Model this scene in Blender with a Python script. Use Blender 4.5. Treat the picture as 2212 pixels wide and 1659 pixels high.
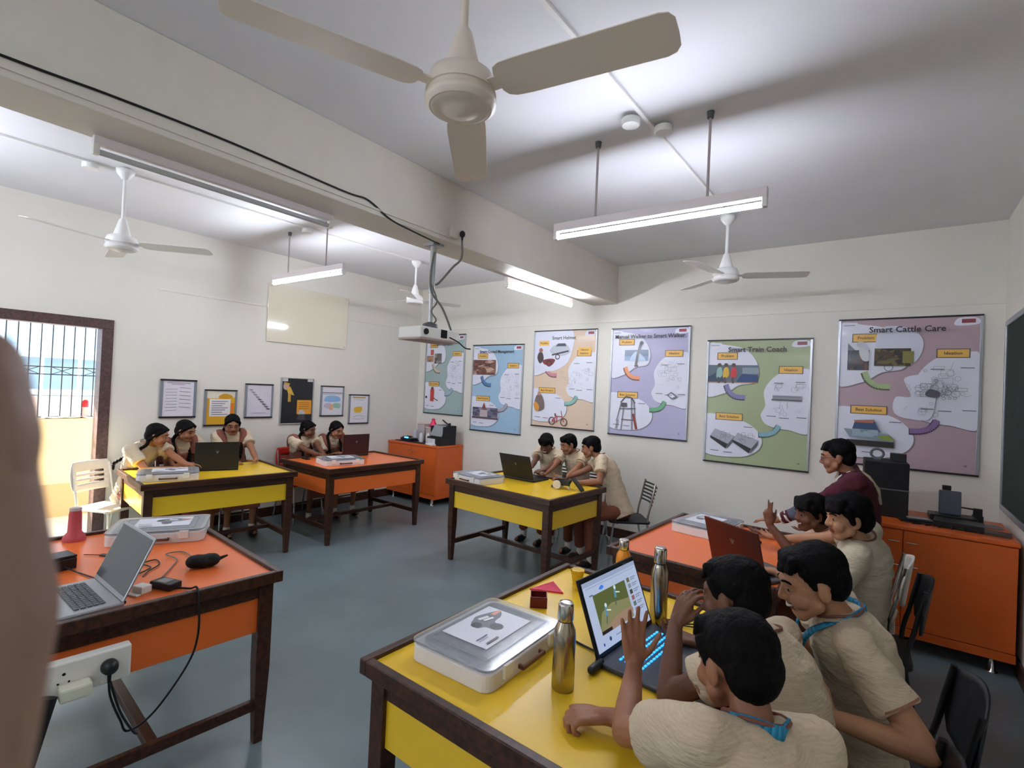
import bpy, bmesh, math, random
from mathutils import Vector, Matrix, noise
random.seed(7)
PI = math.pi
for o in list(bpy.data.objects): bpy.data.objects.remove(o)
SC = bpy.context.scene
COL = SC.collection
V = Vector
# ---------------------------------------------------------------- camera, sky, sun, exposure
def cam_basis(yaw, pitch, roll):
    cy, sy, cp, sp = math.cos(yaw), math.sin(yaw), math.cos(pitch), math.sin(pitch)
    f = V((-sy*cp, cy*cp, sp)); r0 = V((cy, sy, 0)); u0 = r0.cross(f)
    cr, sr = math.cos(roll), math.sin(roll)
    return f, r0*cr+u0*sr, u0*cr-r0*sr
F_, R_, U_ = cam_basis(0.64899103, 0.01161703, 0.0452203)
CAM = V((0, 0, 1.66))
cd = bpy.data.cameras.new('camera'); cam = bpy.data.objects.new('camera', cd); COL.objects.link(cam)
cd.sensor_width = 36; cd.lens = 1092.565/2212*36; cd.clip_start = 0.01
M = Matrix((R_, U_, -F_)).transposed().to_4x4(); M.translation = CAM
cam.matrix_world = M
cd.dof.use_dof = True; cd.dof.focus_distance = 2.6; cd.dof.aperture_fstop = 8.0
SC.camera = cam
SC.view_settings.view_transform = 'Standard'; SC.view_settings.look = 'None'
SC.view_settings.gamma = 1; SC.view_settings.use_curve_mapping = False
SC.view_settings.exposure = 2.0
wd = bpy.data.worlds.new('sky'); SC.world = wd; wd.use_nodes = True
bg = wd.node_tree.nodes['Background']
bg.inputs[0].default_value = (0.78, 0.88, 1.0, 1); bg.inputs[1].default_value = 1.25
sl = bpy.data.lights.new('sun', 'SUN'); sl.energy = 9; sl.angle = 0.009; sl.color = (1, 0.93, 0.8)
sun = bpy.data.objects.new('sun', sl); COL.objects.link(sun); sun.location = (-9, -2, 5)
sun.rotation_euler = V((1.0, 0.60, -0.60)).to_track_quat('-Z', 'Y').to_euler()
TUBE = 30.0
# ---------------------------------------------------------------- room numbers
W, D, RX, H, YB = 6.012, 5.482, 0.67, 3.175, -3.4
BX1, BX2, BZ = -2.651, -2.968, 2.728
# ---------------------------------------------------------------- materials
def s2l(c): return tuple(((x/255)/12.92 if x/255 <= .04045 else ((x/255+.055)/1.055)**2.4) for x in c)
MATS = {}
def mat(name, rgb, rough=.5, metal=0, bump=0, bscale=40, var=0, vscale=6, emit=0, trans=0, coat=0, alpha=1, ior=1.45, stretch=None, spec=.5):
    if name in MATS: return MATS[name]
    m = bpy.data.materials.new(name); m.use_nodes = True
    nt = m.node_tree; b = nt.nodes['Principled BSDF']; c = s2l(rgb)
    b.inputs['Base Color'].default_value = (*c, 1); b.inputs['Roughness'].default_value = rough
    b.inputs['Metallic'].default_value = metal; b.inputs['Transmission Weight'].default_value = trans
    b.inputs['Coat Weight'].default_value = coat; b.inputs['Coat Roughness'].default_value = .08
    b.inputs['Alpha'].default_value = alpha; b.inputs['IOR'].default_value = ior
    b.inputs['Specular IOR Level'].default_value = spec
    if emit:
        b.inputs['Emission Color'].default_value = (*c, 1); b.inputs['Emission Strength'].default_value = emit
    if bump or var:
        tc = nt.nodes.new('ShaderNodeTexCoord'); mp = nt.nodes.new('ShaderNodeMapping')
        nt.links.new(tc.outputs['Object'], mp.inputs[0])
        if stretch: mp.inputs['Scale'].default_value = stretch
    if bump:
        n = nt.nodes.new('ShaderNodeTexNoise'); n.inputs['Scale'].default_value = bscale; n.inputs['Detail'].default_value = 4
        bp = nt.nodes.new('ShaderNodeBump'); bp.inputs['Strength'].default_value = bump; bp.inputs['Distance'].default_value = .01
        nt.links.new(mp.outputs[0], n.inputs[0]); nt.links.new(n.outputs[0], bp.inputs['Height']); nt.links.new(bp.outputs[0], b.inputs['Normal'])
    if var:
        n2 = nt.nodes.new('ShaderNodeTexNoise'); n2.inputs['Scale'].default_value = vscale; n2.inputs['Detail'].default_value = 5
        r = nt.nodes.new('ShaderNodeMapRange'); r.inputs[1].default_value = .3; r.inputs[2].default_value = .7
        r.inputs[3].default_value = 1-var; r.inputs[4].default_value = 1+var*.6
        hs = nt.nodes.new('ShaderNodeHueSaturation'); hs.inputs['Color'].default_value = (*c, 1)
        nt.links.new(mp.outputs[0], n2.inputs[0]); nt.links.new(n2.outputs[0], r.inputs[0]); nt.links.new(r.outputs[0], hs.inputs['Value'])
        nt.links.new(hs.outputs[0], b.inputs['Base Color'])
    MATS[name] = m; return m
def wood_mat(name, a, bb, rough=.35, sc=(3, 40, 40)):
    if name in MATS: return MATS[name]
    m = mat(name, a, rough, bump=.15, bscale=30, stretch=sc)
    nt = m.node_tree; b = nt.nodes['Principled BSDF']
    mp = [n for n in nt.nodes if n.type == 'MAPPING'][0]
    n = nt.nodes.new('ShaderNodeTexNoise'); n.inputs['Scale'].default_value = 1.2; n.inputs['Detail'].default_value = 6
    cr = nt.nodes.new('ShaderNodeValToRGB'); cr.color_ramp.elements[0].color = (*s2l(a), 1); cr.color_ramp.elements[1].color = (*s2l(bb), 1)
    cr.color_ramp.elements[0].position = .35; cr.color_ramp.elements[1].position = .65
    nt.links.new(mp.outputs[0], n.inputs[0]); nt.links.new(n.outputs[0], cr.inputs[0]); nt.links.new(cr.outputs[0], b.inputs['Base Color'])
    return m
def check_mat(name, base, line, scale=20):
    m = mat(name, base, .92, bump=.9, bscale=30, stretch=(1, 1, 2.6))
    nt = m.node_tree; b = nt.nodes['Principled BSDF']
    mp = [n for n in nt.nodes if n.type == 'MAPPING'][0]
    w = nt.nodes.new('ShaderNodeTexWave'); w.bands_direction = 'Z'; w.inputs['Scale'].default_value = scale; w.inputs['Distortion'].default_value = 3.5; w.inputs['Detail'].default_value = 5; w.inputs['Detail Scale'].default_value = 3
    n = nt.nodes.new('ShaderNodeTexNoise'); n.inputs['Scale'].default_value = 14; n.inputs['Detail'].default_value = 6
    m2 = nt.nodes.new('ShaderNodeMath'); m2.operation = 'MULTIPLY'
    nt.links.new(mp.outputs[0], w.inputs[0]); nt.links.new(mp.outputs[0], n.inputs[0]); nt.links.new(w.outputs['Fac'], m2.inputs[0]); nt.links.new(n.outputs[0], m2.inputs[1])
    mx = nt.nodes.new('ShaderNodeMix'); mx.data_type = 'RGBA'; mx.inputs['A'].default_value = (*s2l(base), 1); mx.inputs['B'].default_value = (*s2l(line), 1)
    nt.links.new(m2.outputs[0], mx.inputs['Factor']); nt.links.new(mx.outputs['Result'], b.inputs['Base Color'])
    return m
wallm = mat('wall_paint', (226, 222, 211), .55, bump=.12, bscale=18, var=.03, vscale=1.5)
ceilm = mat('ceiling_paint', (230, 229, 231), .8, bump=.12, bscale=14, var=.03, vscale=2)
beamm = mat('beam_paint', (224, 218, 205), .6, bump=.12, bscale=18, var=.03)
floorm = mat('floor_cement', (112, 128, 132), .30, bump=.04, bscale=6, var=.16, vscale=2.2)
woodm = wood_mat('dark_wood', (44, 23, 14), (76, 42, 25), .36)
yellowm = mat('yellow_laminate', (236, 194, 44), .28, var=.03, vscale=2)
orangem = mat('orange_laminate', (236, 116, 52), .28, var=.03, vscale=2)
whitep = mat('white_plastic', (232, 230, 222), .4)
blackp = mat('black_plastic', (22, 22, 24), .4)
blackm = mat('black_matte', (16, 16, 17), .75)
greyp = mat('grey_plastic', (92, 94, 98), .4)
alum = mat('aluminium', (176, 180, 186), .35, .8)
chrome = mat('chrome', (205, 205, 205), .15, 1)
creampl = mat('fan_cream', (230, 218, 204), .35)
fanw = mat('fan_white', (236, 234, 230), .35)
tubem = mat('tube_glow', (236, 242, 255), .5, emit=TUBE)
tuben = mat('tube_glow_near', (232, 238, 255), .5, emit=TUBE*1.1)
tubeoff = mat('tube_unlit', (190, 190, 190), .2)
# ---------------------------------------------------------------- mesh builder
class MB:
    def __init__(s, org=(0, 0, 0)):
        s.v = []; s.f = []; s.m = []; s.sm = []; s.mi = 0; s.org = V(org); s.smooth = False
    def add(s, vs, fs, smooth=None):
        n = len(s.v); s.v += [V(p)-s.org for p in vs]
        for f in fs:
            s.f.append([i+n for i in f]); s.m.append(s.mi); s.sm.append(s.smooth if smooth is None else smooth)
        return s
    def mat(s, i): s.mi = i; return s
    def box(s, c, d, rot=None, taper=1):
        c = V(c); x, y, z = d[0]/2, d[1]/2, d[2]/2
        vs = [V((sx*x*(taper if sz < 0 else 1), sy*y*(taper if sz < 0 else 1), sz*z)) for sz in (-1, 1) for sx, sy in ((-1, -1), (1, -1), (1, 1), (-1, 1))]
        if rot is not None: vs = [rot @ p for p in vs]
        return s.add([p+c for p in vs], [(3, 2, 1, 0), (4, 5, 6, 7), (0, 1, 5, 4), (1, 2, 6, 5), (2, 3, 7, 6), (3, 0, 4, 7)])
    def b2(s, x0, x1, y0, y1, z0, z1): return s.box(((x0+x1)/2, (y0+y1)/2, (z0+z1)/2), (abs(x1-x0), abs(y1-y0), abs(z1-z0)))
    def frame(s, d):
        d = V(d).normalized(); a = V((0, 0, 1)) if abs(d.z) < .9 else V((1, 0, 0))
        u = d.cross(a).normalized(); return d, u, d.cross(u)
    def cone(s, p0, p1, r0, r1, n=16, caps=True):
        p0, p1 = V(p0), V(p1); d, u, w = s.frame(p1-p0)
        vs = []
        for p, r in ((p0, r0), (p1, r1)):
            for i in range(n): a = 2*PI*i/n; vs.append(p+u*r*math.cos(a)+w*r*math.sin(a))
        fs = [(i, (i+1) % n, n+(i+1) % n, n+i) for i in range(n)]
        s.add(vs, fs, True)
        if caps: s.add(vs, [tuple(range(n))[::-1], tuple(range(n, 2*n))], False)
        return s
    def capsule(s, p0, p1, r0, r1=None, n=12, k=4):
        r1 = r0 if r1 is None else r1; p0, p1 = V(p0), V(p1)
        if (p1-p0).length < 1e-6: p1 = p0+V((0, 0, 1e-5))
        d, u, w = s.frame(p1-p0); rings = []
        for j in range(1, k+1): a = -PI/2+PI/2*j/k; rings.append((p0+d*r0*math.sin(a), r0*math.cos(a)))
        for j in range(0, k): a = PI/2*j/k; rings.append((p1+d*r1*math.sin(a), r1*math.cos(a)))
        vs = [p0-d*r0]
        for c, r in rings:
            for i in range(n): a = 2*PI*i/n; vs.append(c+u*r*math.cos(a)+w*r*math.sin(a))
        vs.append(p1+d*r1); e = len(vs)-1; fs = [(0, 1+(i+1) % n, 1+i) for i in range(n)]
        for j in range(len(rings)-1):
            for i in range(n): a = 1+j*n+i; b = 1+j*n+(i+1) % n; fs.append((a, b, b+n, a+n))
        l = 1+(len(rings)-1)*n; fs += [(l+i, l+(i+1) % n, e) for i in range(n)]
        return s.add(vs, fs, True)
    def ell(s, c, r, rot=None, n=18, k=12):
        c = V(c); r = (r, r, r) if isinstance(r, (int, float)) else r; vs = []
        for j in range(1, k):
            a = PI*j/k
            for i in range(n): b = 2*PI*i/n; vs.append(V((r[0]*math.sin(a)*math.cos(b), r[1]*math.sin(a)*math.sin(b), r[2]*math.cos(a))))
        vs += [V((0, 0, r[2])), V((0, 0, -r[2]))]; T, B = len(vs)-2, len(vs)-1
        fs = [(T, i, (i+1) % n) for i in range(n)]
        for j in range(k-2):
            for i in range(n): fs.append((j*n+i, (j+1)*n+i, (j+1)*n+(i+1) % n, j*n+(i+1) % n))
        l = (k-2)*n; fs += [(B, l+(i+1) % n, l+i) for i in range(n)]
        if rot is not None: vs = [rot @ p for p in vs]
        return s.add([p+c for p in vs], fs, True)
    def lathe(s, prof, c=(0, 0, 0), n=24, rot=None, wob=0):
        c = V(c); vs = []
        for r, z in prof:
            for i in range(n):
                a = 2*PI*i/n; rr = r*(1+wob*math.cos(i*PI)); p = V((rr*math.cos(a), rr*math.sin(a), z)); vs.append((rot @ p if rot is not None else p)+c)
        fs = []
        for j in range(len(prof)-1):
            for i in range(n): fs.append((j*n+i, j*n+(i+1) % n, (j+1)*n+(i+1) % n, (j+1)*n+i))
        s.add(vs, fs, True)
        s.add(vs, [tuple(range(n))[::-1], tuple(range((len(prof)-1)*n, len(prof)*n))], False)
        return s
    def tube(s, pts, r, n=8, closed=False):
        pts = [V(p) for p in pts]; N = len(pts); vs = []; u = None
        for i, p in enumerate(pts):
            t = (pts[(i+1) % N]-pts[i-1]) if closed else (pts[min(i+1, N-1)]-pts[max(i-1, 0)])
            if t.length < 1e-9: t = V((0, 0, 1))
            t.normalize()
            if u is None: _, u, _ = s.frame(t)
            u = (u-t*u.dot(t)).normalized(); w = t.cross(u); rr = r[i] if isinstance(r, (list, tuple)) else r
            for k in range(n): a = 2*PI*k/n; vs.append(p+u*rr*math.cos(a)+w*rr*math.sin(a))
        fs = []
        for i in range(N if closed else N-1):
            for k in range(n): a = i*n+k; b = i*n+(k+1) % n; j = (i+1) % N; fs.append((a, b, j*n+(k+1) % n, j*n+k))
        s.add(vs, fs, True)
        if not closed: s.add(vs, [tuple(range(n))[::-1], tuple(range((N-1)*n, N*n))], False)
        return s
    def loft(s, secs, n=20):
        vs = []
        for c, a, b in secs:
            for i in range(n): t = 2*PI*i/n; vs.append(V(c)+V(a)*math.cos(t)+V(b)*math.sin(t))
        fs = []
        for j in range(len(secs)-1):
            for i in range(n): fs.append((j*n+i, j*n+(i+1) % n, (j+1)*n+(i+1) % n, (j+1)*n+i))
        s.add(vs, fs, True); s.add(vs, [tuple(range(n))[::-1], tuple(range((len(secs)-1)*n, len(secs)*n))], False)
        return s
    def prism(s, poly, z0, z1, fr=None):
        n = len(poly); vs = [V((p[0], p[1], z)) for z in (z0, z1) for p in poly]
        if fr is not None: vs = [fr @ p for p in vs]
        return s.add(vs, [tuple(range(n))[::-1], tuple(range(n, 2*n))]+[(i, (i+1) % n, n+(i+1) % n, n+i) for i in range(n)])
    def mesh(s, name, mats):
        me = bpy.data.meshes.new(name); me.from_pydata([tuple(p) for p in s.v], [], s.f)
        for m in (mats if isinstance(mats, (list, tuple)) else [mats]): me.materials.append(m)
        me.polygons.foreach_set('material_index', s.m); me.polygons.foreach_set('use_smooth', s.sm)
        bm = bmesh.new(); bm.from_mesh(me); bmesh.ops.recalc_face_normals(bm, faces=bm.faces); bm.to_mesh(me); bm.free()
        return me
    def build(s, name, mats, parent=None, bevel=0, seg=2):
        o = bpy.data.objects.new(name, s.mesh(name, mats)); COL.objects.link(o)
        if parent is not None: o.parent = parent
        if bevel:
            b = o.modifiers.new('bevel', 'BEVEL'); b.width = bevel; b.segments = seg; b.limit_method = 'ANGLE'; b.angle_limit = .6
        return o
def thing(name, label, cat, loc=(0, 0, 0), rz=0, group=None):
    o = bpy.data.objects.new(name, None); COL.objects.link(o); o.location = loc; o.rotation_euler = (0, 0, rz); o.empty_display_size = .1
    o['label'] = label; o['category'] = cat
    if group: o['group'] = group
    return o
def tag(o, label, cat, group=None):
    o['label'] = label; o['category'] = cat
    if group: o['group'] = group
    return o
def struct(mb, name, m, parent=None, bevel=0):
    o = mb.build(name, m, parent, bevel)
    if parent is None: o['kind'] = 'structure'
    return o
def copy_tree(o, parent=None):
    kids = [c for c in bpy.data.objects if c.parent == o]
    c = o.copy(); COL.objects.link(c); c.parent = parent
    for k in kids: copy_tree(k, c)
    return c
def place(o, label, loc, rz):
    c = copy_tree(o); c['label'] = label; c.location = loc; c.rotation_euler = (0, 0, rz); return c
def smoothpts(pts, sub=8, closed=False):
    pts = [V(p) for p in pts]; out = []; N = len(pts)
    for i in range(N if closed else N-1):
        if closed: a, b, c, d = pts[i-1], pts[i], pts[(i+1) % N], pts[(i+2) % N]
        else: a, b, c, d = pts[max(i-1, 0)], pts[i], pts[i+1], pts[min(i+2, N-1)]
        for k in range(sub):
            t = k/sub; out.append(.5*((2*b)+(c-a)*t+(2*a-5*b+4*c-d)*t*t+(3*b-a-3*c+d)*t**3))
    if not closed: out.append(pts[-1])
    return out
# ---------------------------------------------------------------- room shell
DY0, DY1, DZ = 0.42, 1.527, 2.135
T = .12
struct(MB().b2(-W-T, RX+T, YB-T, D+T, -.1, 0), 'floor', floorm)
struct(MB().b2(-W-T, RX+T, YB-T, D+T, H, H+.12), 'ceiling', ceilm)
m = MB(); m.b2(-W-T, -W, YB, DY0, 0, H); m.b2(-W-T, -W, DY1, D+T, 0, H); m.b2(-W-T, -W, DY0, DY1, DZ, H); struct(m, 'wall_left', wallm)
struct(MB().b2(-W-T, RX+T, D, D+T, 0, H), 'wall_back', wallm)
m = MB(); m.b2(RX, RX+T, YB, D, 0, H); struct(m, 'wall_right', wallm)
WX0, WX1, WZ0, WZ1 = -5.3, -3.4, .9, 2.2  # unseen window opening, added to let daylight fill the room
m = MB(); m.b2(-W, WX0, YB-T, YB, 0, H); m.b2(WX1, RX, YB-T, YB, 0, H); m.b2(WX0, WX1, YB-T, YB, 0, WZ0); m.b2(WX0, WX1, YB-T, YB, WZ1, H)
struct(m, 'wall_front', wallm)
struct(MB().b2(BX2, BX1, YB, D, BZ, H), 'ceiling_beam', beamm, bevel=.006)
bpy.data.objects['ceiling_beam'].name = 'trim_1'
struct(MB().b2(-W+.0, RX, D-.015, D, 0, .11), 'baseboard_back', woodm)
m = MB(); m.b2(-W, -W+.015, DY1+.09, D-.015, 0, .11); struct(m, 'baseboard_left', woodm)
struct(MB().b2(RX-.015, RX, YB, D-.015, 0, .11), 'baseboard_right', woodm)
struct(MB().b2(-W+.006, RX, D-.007, D, 2.515, 2.535), 'trim_2', wallm, bevel=.003)
struct(MB().b2(-W, -W+.007, 1.9, D, 2.515, 2.535), 'trim_3', wallm, bevel=.003)
# door frame, and frame of the added fill window behind the camera
dfm = wood_mat('door_frame_wood', (70, 52, 52), (96, 72, 70), .4)
dr = MB()
dr.b2(-W-T-.02, -W+.015, DY1-.07, DY1+.02, 0, DZ-.07); dr.b2(-W-T-.02, -W+.015, DY0-.02, DY0+.07, 0, DZ-.07); dr.b2(-W-T-.02, -W+.015, DY0-.02, DY1+.02, DZ-.07, DZ+.02)
struct(dr, 'door_1', dfm, bevel=.004)
wf = MB()
for x in (WX0+.03, (WX0+WX1)/2, WX1-.03): wf.b2(x-.03, x+.03, YB-T, YB-.02, WZ0, WZ1)
for z in (WZ0+.03, WZ1-.03): wf.b2(WX0, WX1, YB-T, YB-.02, z-.03, z+.03)
struct(wf, 'fill_window_1', dfm)
# ---------------------------------------------------------------- outside the door: parapet, grille, ground, far building
PX = -7.55
struct(MB().b2(-9.0, -W-T, -3.5, 6, -.12, -.015), 'corridor_floor', mat('corridor_tiles', (214, 218, 222), .25, var=.05)).name = 'floor_corridor'
par = struct(MB().b2(PX-.15, PX, -3.5, 6, -.015, 1.10), 'wall_parapet', mat('parapet_paint', (240, 214, 168), .7, var=.04))
struct(MB().b2(PX, PX+.012, -3.5, 6, -.015, .36), 'parapet_shade_strip', mat('parapet_shade', (196, 166, 124), .6))  # brown strip stands in for the shadow band along the parapet foot
struct(MB().b2(-7.75, -W-T, -3.5, 6, 2.30, 2.45), 'added_corridor_roof', beamm)  # unseen roof slab, added and set low to cut off the sun
gr = thing('window_grille', 'black iron grille of upright bars with crossed panels above the cream parapet outside', 'grille', (PX-.07, 1.3, 1.10))
gm = mat('iron', (52, 58, 70), .5, .4)
for i in range(14):
    y = -.75+i*.0935*1.02+.0; MB().cone((0, y, 0), (0, y, 1.5), .006, .006, 8).build('bar', gm, gr)
for z in (.5, .585, .0+.02, 1.45): MB().cone((0, -.8, z), (0, .6, z), .006, .006, 8).build('rail', gm, gr)
for i in (0, 3, 6, 9, 12):
    y = -.75+i*.0954; m = MB()
    m.cone((0, y, .5), (0, y+.19, .585), .004, .004, 6); m.cone((0, y, .585), (0, y+.19, .5), .004, .004, 6); m.build('cross_bar', gm, gr)
bl = thing('blue_shed', 'pale blue corrugated metal shed wall across the yard', 'shed', (-13, 1.5, -3))
bm_ = mat('shed_blue', (150, 180, 205), .6, var=.06)
for i in range(16): MB().box((0, -4+i*.56, 3.4), (.06, .5, 6.8)).build('wall_panel', bm_, bl)
MB().box((.3, .3, 5.0), (.9, 9, .05), Matrix.Rotation(.25, 3, 'Y')).build('roof', mat('shed_roof', (190, 205, 214), .5), bl)
pk = thing('pink_house', 'low pinkish rendered house wall beyond the grille', 'house', (-11.6, 1.2, -3))
MB().box((0, -.7, 1.9), (.2, 5.5, 4.6)).build('wall', mat('house_pink', (226, 206, 200), .8, var=.05), pk)
MB().box((.1, -.7, 4.27), (.6, 5.7, .07)).build('ledge', mat('house_ledge', (244, 244, 244), .7), pk)
for i in range(4): MB().box((.12, -2.6+i*1.1, 2.9), (.03, .04, 2.3)).build('pipe', mat('house_pipe', (190, 180, 190), .6), pk)
tr = MB(); random.seed(3)
for i in range(900):
    c = V((random.gauss(0, .5), random.gauss(0, .9), random.gauss(0, .25))); q = Matrix.Rotation(random.random()*6, 3, 'X') @ Matrix.Rotation(random.random()*6, 3, 'Z')
    tr.add([q @ V(p)+c for p in ((-.05, 0, 0), (0, .02, 0), (.05, 0, 0), (0, -.02, 0))], [(0, 1, 2, 3)])
t_ = thing('tree', 'leafy branch hanging outside above the grille at the door top', 'tree', (-9.6, 1.2, 2.95))
tr.build('foliage', mat('leaf', (150, 160, 90), .6), t_)['kind'] = 'stuff'
m = MB().tube(smoothpts([(-.5, -2.5, -.5), (-.2, -1, .1), (0, 0, .05), (.1, 1, 0)]), .03); m.build('branch', mat('bark', (90, 70, 55), .9), t_)
struct(MB().b2(-30, -9.0, -20, 20, -3.2, -3.0), 'ground_yard', mat('yard', (170, 160, 145), .9)).name = 'floor_yard'
steel = mat('plate_steel', (235, 235, 238), .25, .3)
for y, x, r, lab in ((1.46, PX-.1, .12, 'round steel plate on the cream parapet, middle one'), (1.30, PX-.05, .10, 'round steel plate at the left end on the parapet outside'), (1.60, PX-.12, .12, 'round steel plate on the parapet, behind the middle plate'), (1.79, PX-.03, .09, 'small steel plate on the parapet just below the red bottle')):
    tag(MB().lathe([(r*.5, 0), (r*.75, .004), (r, .02), (r*.98, .024), (r*.7, .01), (r*.1, .008)], (0, 0, 0)).build('plate', steel), lab, 'plate', 'plates on the parapet').location = (x, y, 1.10)
rb = thing('water_bottle', 'red topped clear bottle standing on the outside parapet by the door jamb', 'bottle', (PX-.1, 1.73, 1.10))
MB().lathe([(.035, 0), (.04, .02), (.04, .1), (.03, .13)]).build('bottle_body', mat('pink_clear', (240, 170, 170), .2), rb)
MB().lathe([(.033, .13), (.036, .14), (.034, .2), (.02, .215)]).build('bottle_cap', mat('red_cap', (205, 30, 40), .4), rb)
# ---------------------------------------------------------------- chalkboard on the right wall
cb = thing('chalkboard', 'dark green chalkboard on the right wall at the picture edge', 'chalkboard', (RX, 4.0, .98))
MB().b2(-.02, 0, -2.2, 1.2, 0, 1.32).build('board', mat('chalk_green', (28, 44, 37), .75, var=.25, vscale=3), cb)
for q in ((-2.24, 1.24, -.04, 0), (-2.24, 1.24, 1.32, 1.36), (1.2, 1.24, 0, 1.32), (-2.24, -2.2, 0, 1.32)): MB().b2(-.03, 0, *q).build('board_frame', alum, cb, .003)
# ---------------------------------------------------------------- ceiling conduits, junction boxes
def conduit(x, y0, y1, lab):
    o = MB(); o.b2(-.011, .011, y0, y1, H-.016, H); t = o.build('conduit', fanw, bevel=.002); t.location = (x, 0, 0); return tag(t, lab, 'conduit')
conduit(-1.125, -3.3, 4.30, 'white plastic conduit running along the near ceiling over the hanging tube light')
conduit(-4.68, -3.3, 4.10, 'white plastic conduit running along the far bay ceiling')
def jbox(x, y, lab):
    m = MB(); m.lathe([(.045, -.035), (.05, -.03), (.05, 0)], (0, 0, 0)); t = m.build('junction_box', fanw); t.location = (x, y, H-.016)
    return tag(t, lab, 'junction box', 'ceiling junction boxes')
jbox(-1.19, 2.53, 'round white junction box beside the near ceiling conduit, left one')
jbox(-1.07, 2.70, 'round white junction box on the near ceiling conduit, right one')
jbox(-4.70, 1.02, 'round white junction box by the far left fan mount')
jbox(-4.70, 2.72, 'round white junction box in the middle of the far bay ceiling')
# ---------------------------------------------------------------- ceiling fans
def fan(x, y, zh, ang, lab, m1, m2, k_=.86):
    t = thing('ceiling_fan', lab, 'ceiling fan', (x, y, 0), 0, 'ceiling fans')
    MB().lathe([(.035, H-.001), (.06, H-.012), (.055, H-.04), (.02, H-.085)]).build('canopy', m1, t)
    MB().cone((0, 0, H-.08), (0, 0, zh+.1), .0125, .0125, 14).build('down_rod', m1, t)
    MB().lathe([(.02*k_, zh+.2), (.03*k_, zh+.185), (.05*k_, zh+.12), (.065*k_, zh+.075)]).build('lower_canopy', m1, t)
    MB().lathe([(.07*k_, zh+.075), (.105*k_, zh+.06), (.115*k_, zh+.035), (.118*k_, zh+.01)], n=32).lathe([(.112*k_, zh+.01), (.112*k_, zh-.004), (.12*k_, zh-.008), (.12*k_, zh-.022), (.105*k_, zh-.032)], n=32).build('motor_housing', m1, t)
    MB().lathe([(.103*k_, zh-.031), (.085*k_, zh-.037), (.07*k_, zh-.035), (.05*k_, zh-.045), (.01*k_, zh-.052)], n=32).build('bottom_cap', m2, t)
    for k in range(3):
        a = ang+k*2*PI/3; R = Matrix.Rotation(a, 3, 'Z') @ Matrix.Rotation(-.17, 3, 'X')
        pts = []
        for (u, w) in ((.125, -.035), (.135, -.056), (.155, -.066), (.20, -.068), (.57, -.066), (.592, -.060), (.604, -.042), (.606, .0), (.604, .038), (.592, .055), (.57, .062), (.20, .060), (.155, .056), (.135, .046), (.125, .028)): pts.append((u, w))
        m = MB(); n = len(pts); vs = [R @ V((p[0], p[1], zz))+V((0, 0, zh+.012)) for zz in (-.0015, .0015) for p in pts]
        m.add(vs, [tuple(range(n))[::-1], tuple(range(n, 2*n))]+[(i, (i+1) % n, n+(i+1) % n, n+i) for i in range(n)])
        b = m.build('blade', m1, t, .001)
        m = MB(); m.box(R @ V((.125, 0, .004))+V((0, 0, zh+.012)), (.10, .045, .005), R); m.build('blade_bracket', m1, b)
    return t
fan(-1.02, 1.04, 2.492, math.radians(9), 'large cream ceiling fan in the foreground above the room', creampl, creampl)
fan(-1.138, 4.335, 2.66, math.radians(20), 'white ceiling fan in front of the poster wall, right of the tube light', fanw, fanw)
fan(-4.675, 4.137, 2.68, math.radians(68), 'white ceiling fan behind the projector pole', fanw, fanw)
fan(-4.616, 1.208, 2.60, math.radians(50), 'white ceiling fan at far left above the yellow table', fanw, fanw)
# ---------------------------------------------------------------- tube lights
pinkw = mat('batten_white', (226, 216, 216), .4)
def tube_light(c, rz, lab, lit=True, tm=None, rods=None, L=1.22, side=0, standoff=False):
    t = thing('tube_light', lab, 'tube light', c, rz, 'tube lights')
    MB().b2(-L/2, L/2, -.018, .018, -.0, .055).build('batten', pinkw, t, .004)
    for s in (-1, 1): MB().b2(s*(L/2-.012)-.012, s*(L/2-.012)+.012, -.017+side, .017+side, -.045, .005).build('lamp_holder', whitep, t, .003)
    MB().capsule((-L/2+.03, side, -.03), (L/2-.03, side, -.03), .0135, n=14).build('tube', (tm or tubem) if lit else tubeoff, t)
    if rods:
        for xx in rods:
            MB().cone((xx, 0, .05), (xx, 0, H-c[2]-.03), .007, .007, 10).build('hanging_rod', mat('rod_grey', (176, 166, 164), .4), t)
            MB().cone((xx, 0, H-c[2]-.035), (xx, 0, H-c[2]), .016, .02, 10).build('ceiling_hook', greyp, t)
    if standoff:
        for xx in (-.33, .33): MB().b2(xx-.03, xx+.03, -.018, .018, .055, BZ-c[2]).build('spacer_block', whitep, t)
    return t
tube_light((-1.14, 2.70, 2.665), math.radians(1.5), 'lit tube light hanging on two rods from the near ceiling', tm=tuben, rods=(-.33, .32))
tube_light((-4.68, 2.72, 2.70), math.radians(1.5), 'lit tube light hanging near the left wall above the acrylic sheet', rods=(-.33, .32))
tube_light((-2.94, 4.32, 2.665), PI/2, 'lit tube light fixed under the beam near the posters', standoff=True)
tube_light((-2.93, 1.25, 2.69), PI/2, 'unlit tube light fixed under the beam at upper left', lit=False, standoff=True)
tube_light((-4.68, -.12, 2.70), math.radians(1.5), 'lit tube light hanging in the far bay beyond the left picture edge', rods=(-.33, .32), tm=tuben)
tube_light((-4.4, -2.4, 2.70), math.radians(1.5), 'unseen fill tube light added at the far bay rear end behind the camera', rods=(-.33, .32), tm=tuben)  # out-of-view lamp, added to raise the ambient light
tube_light((-1.14, -1.7, 2.67), math.radians(1.5), 'unseen fill tube light added behind the camera in the near bay', rods=(-.33, .32))  # second added fill lamp, out of view in the near bay
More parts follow.
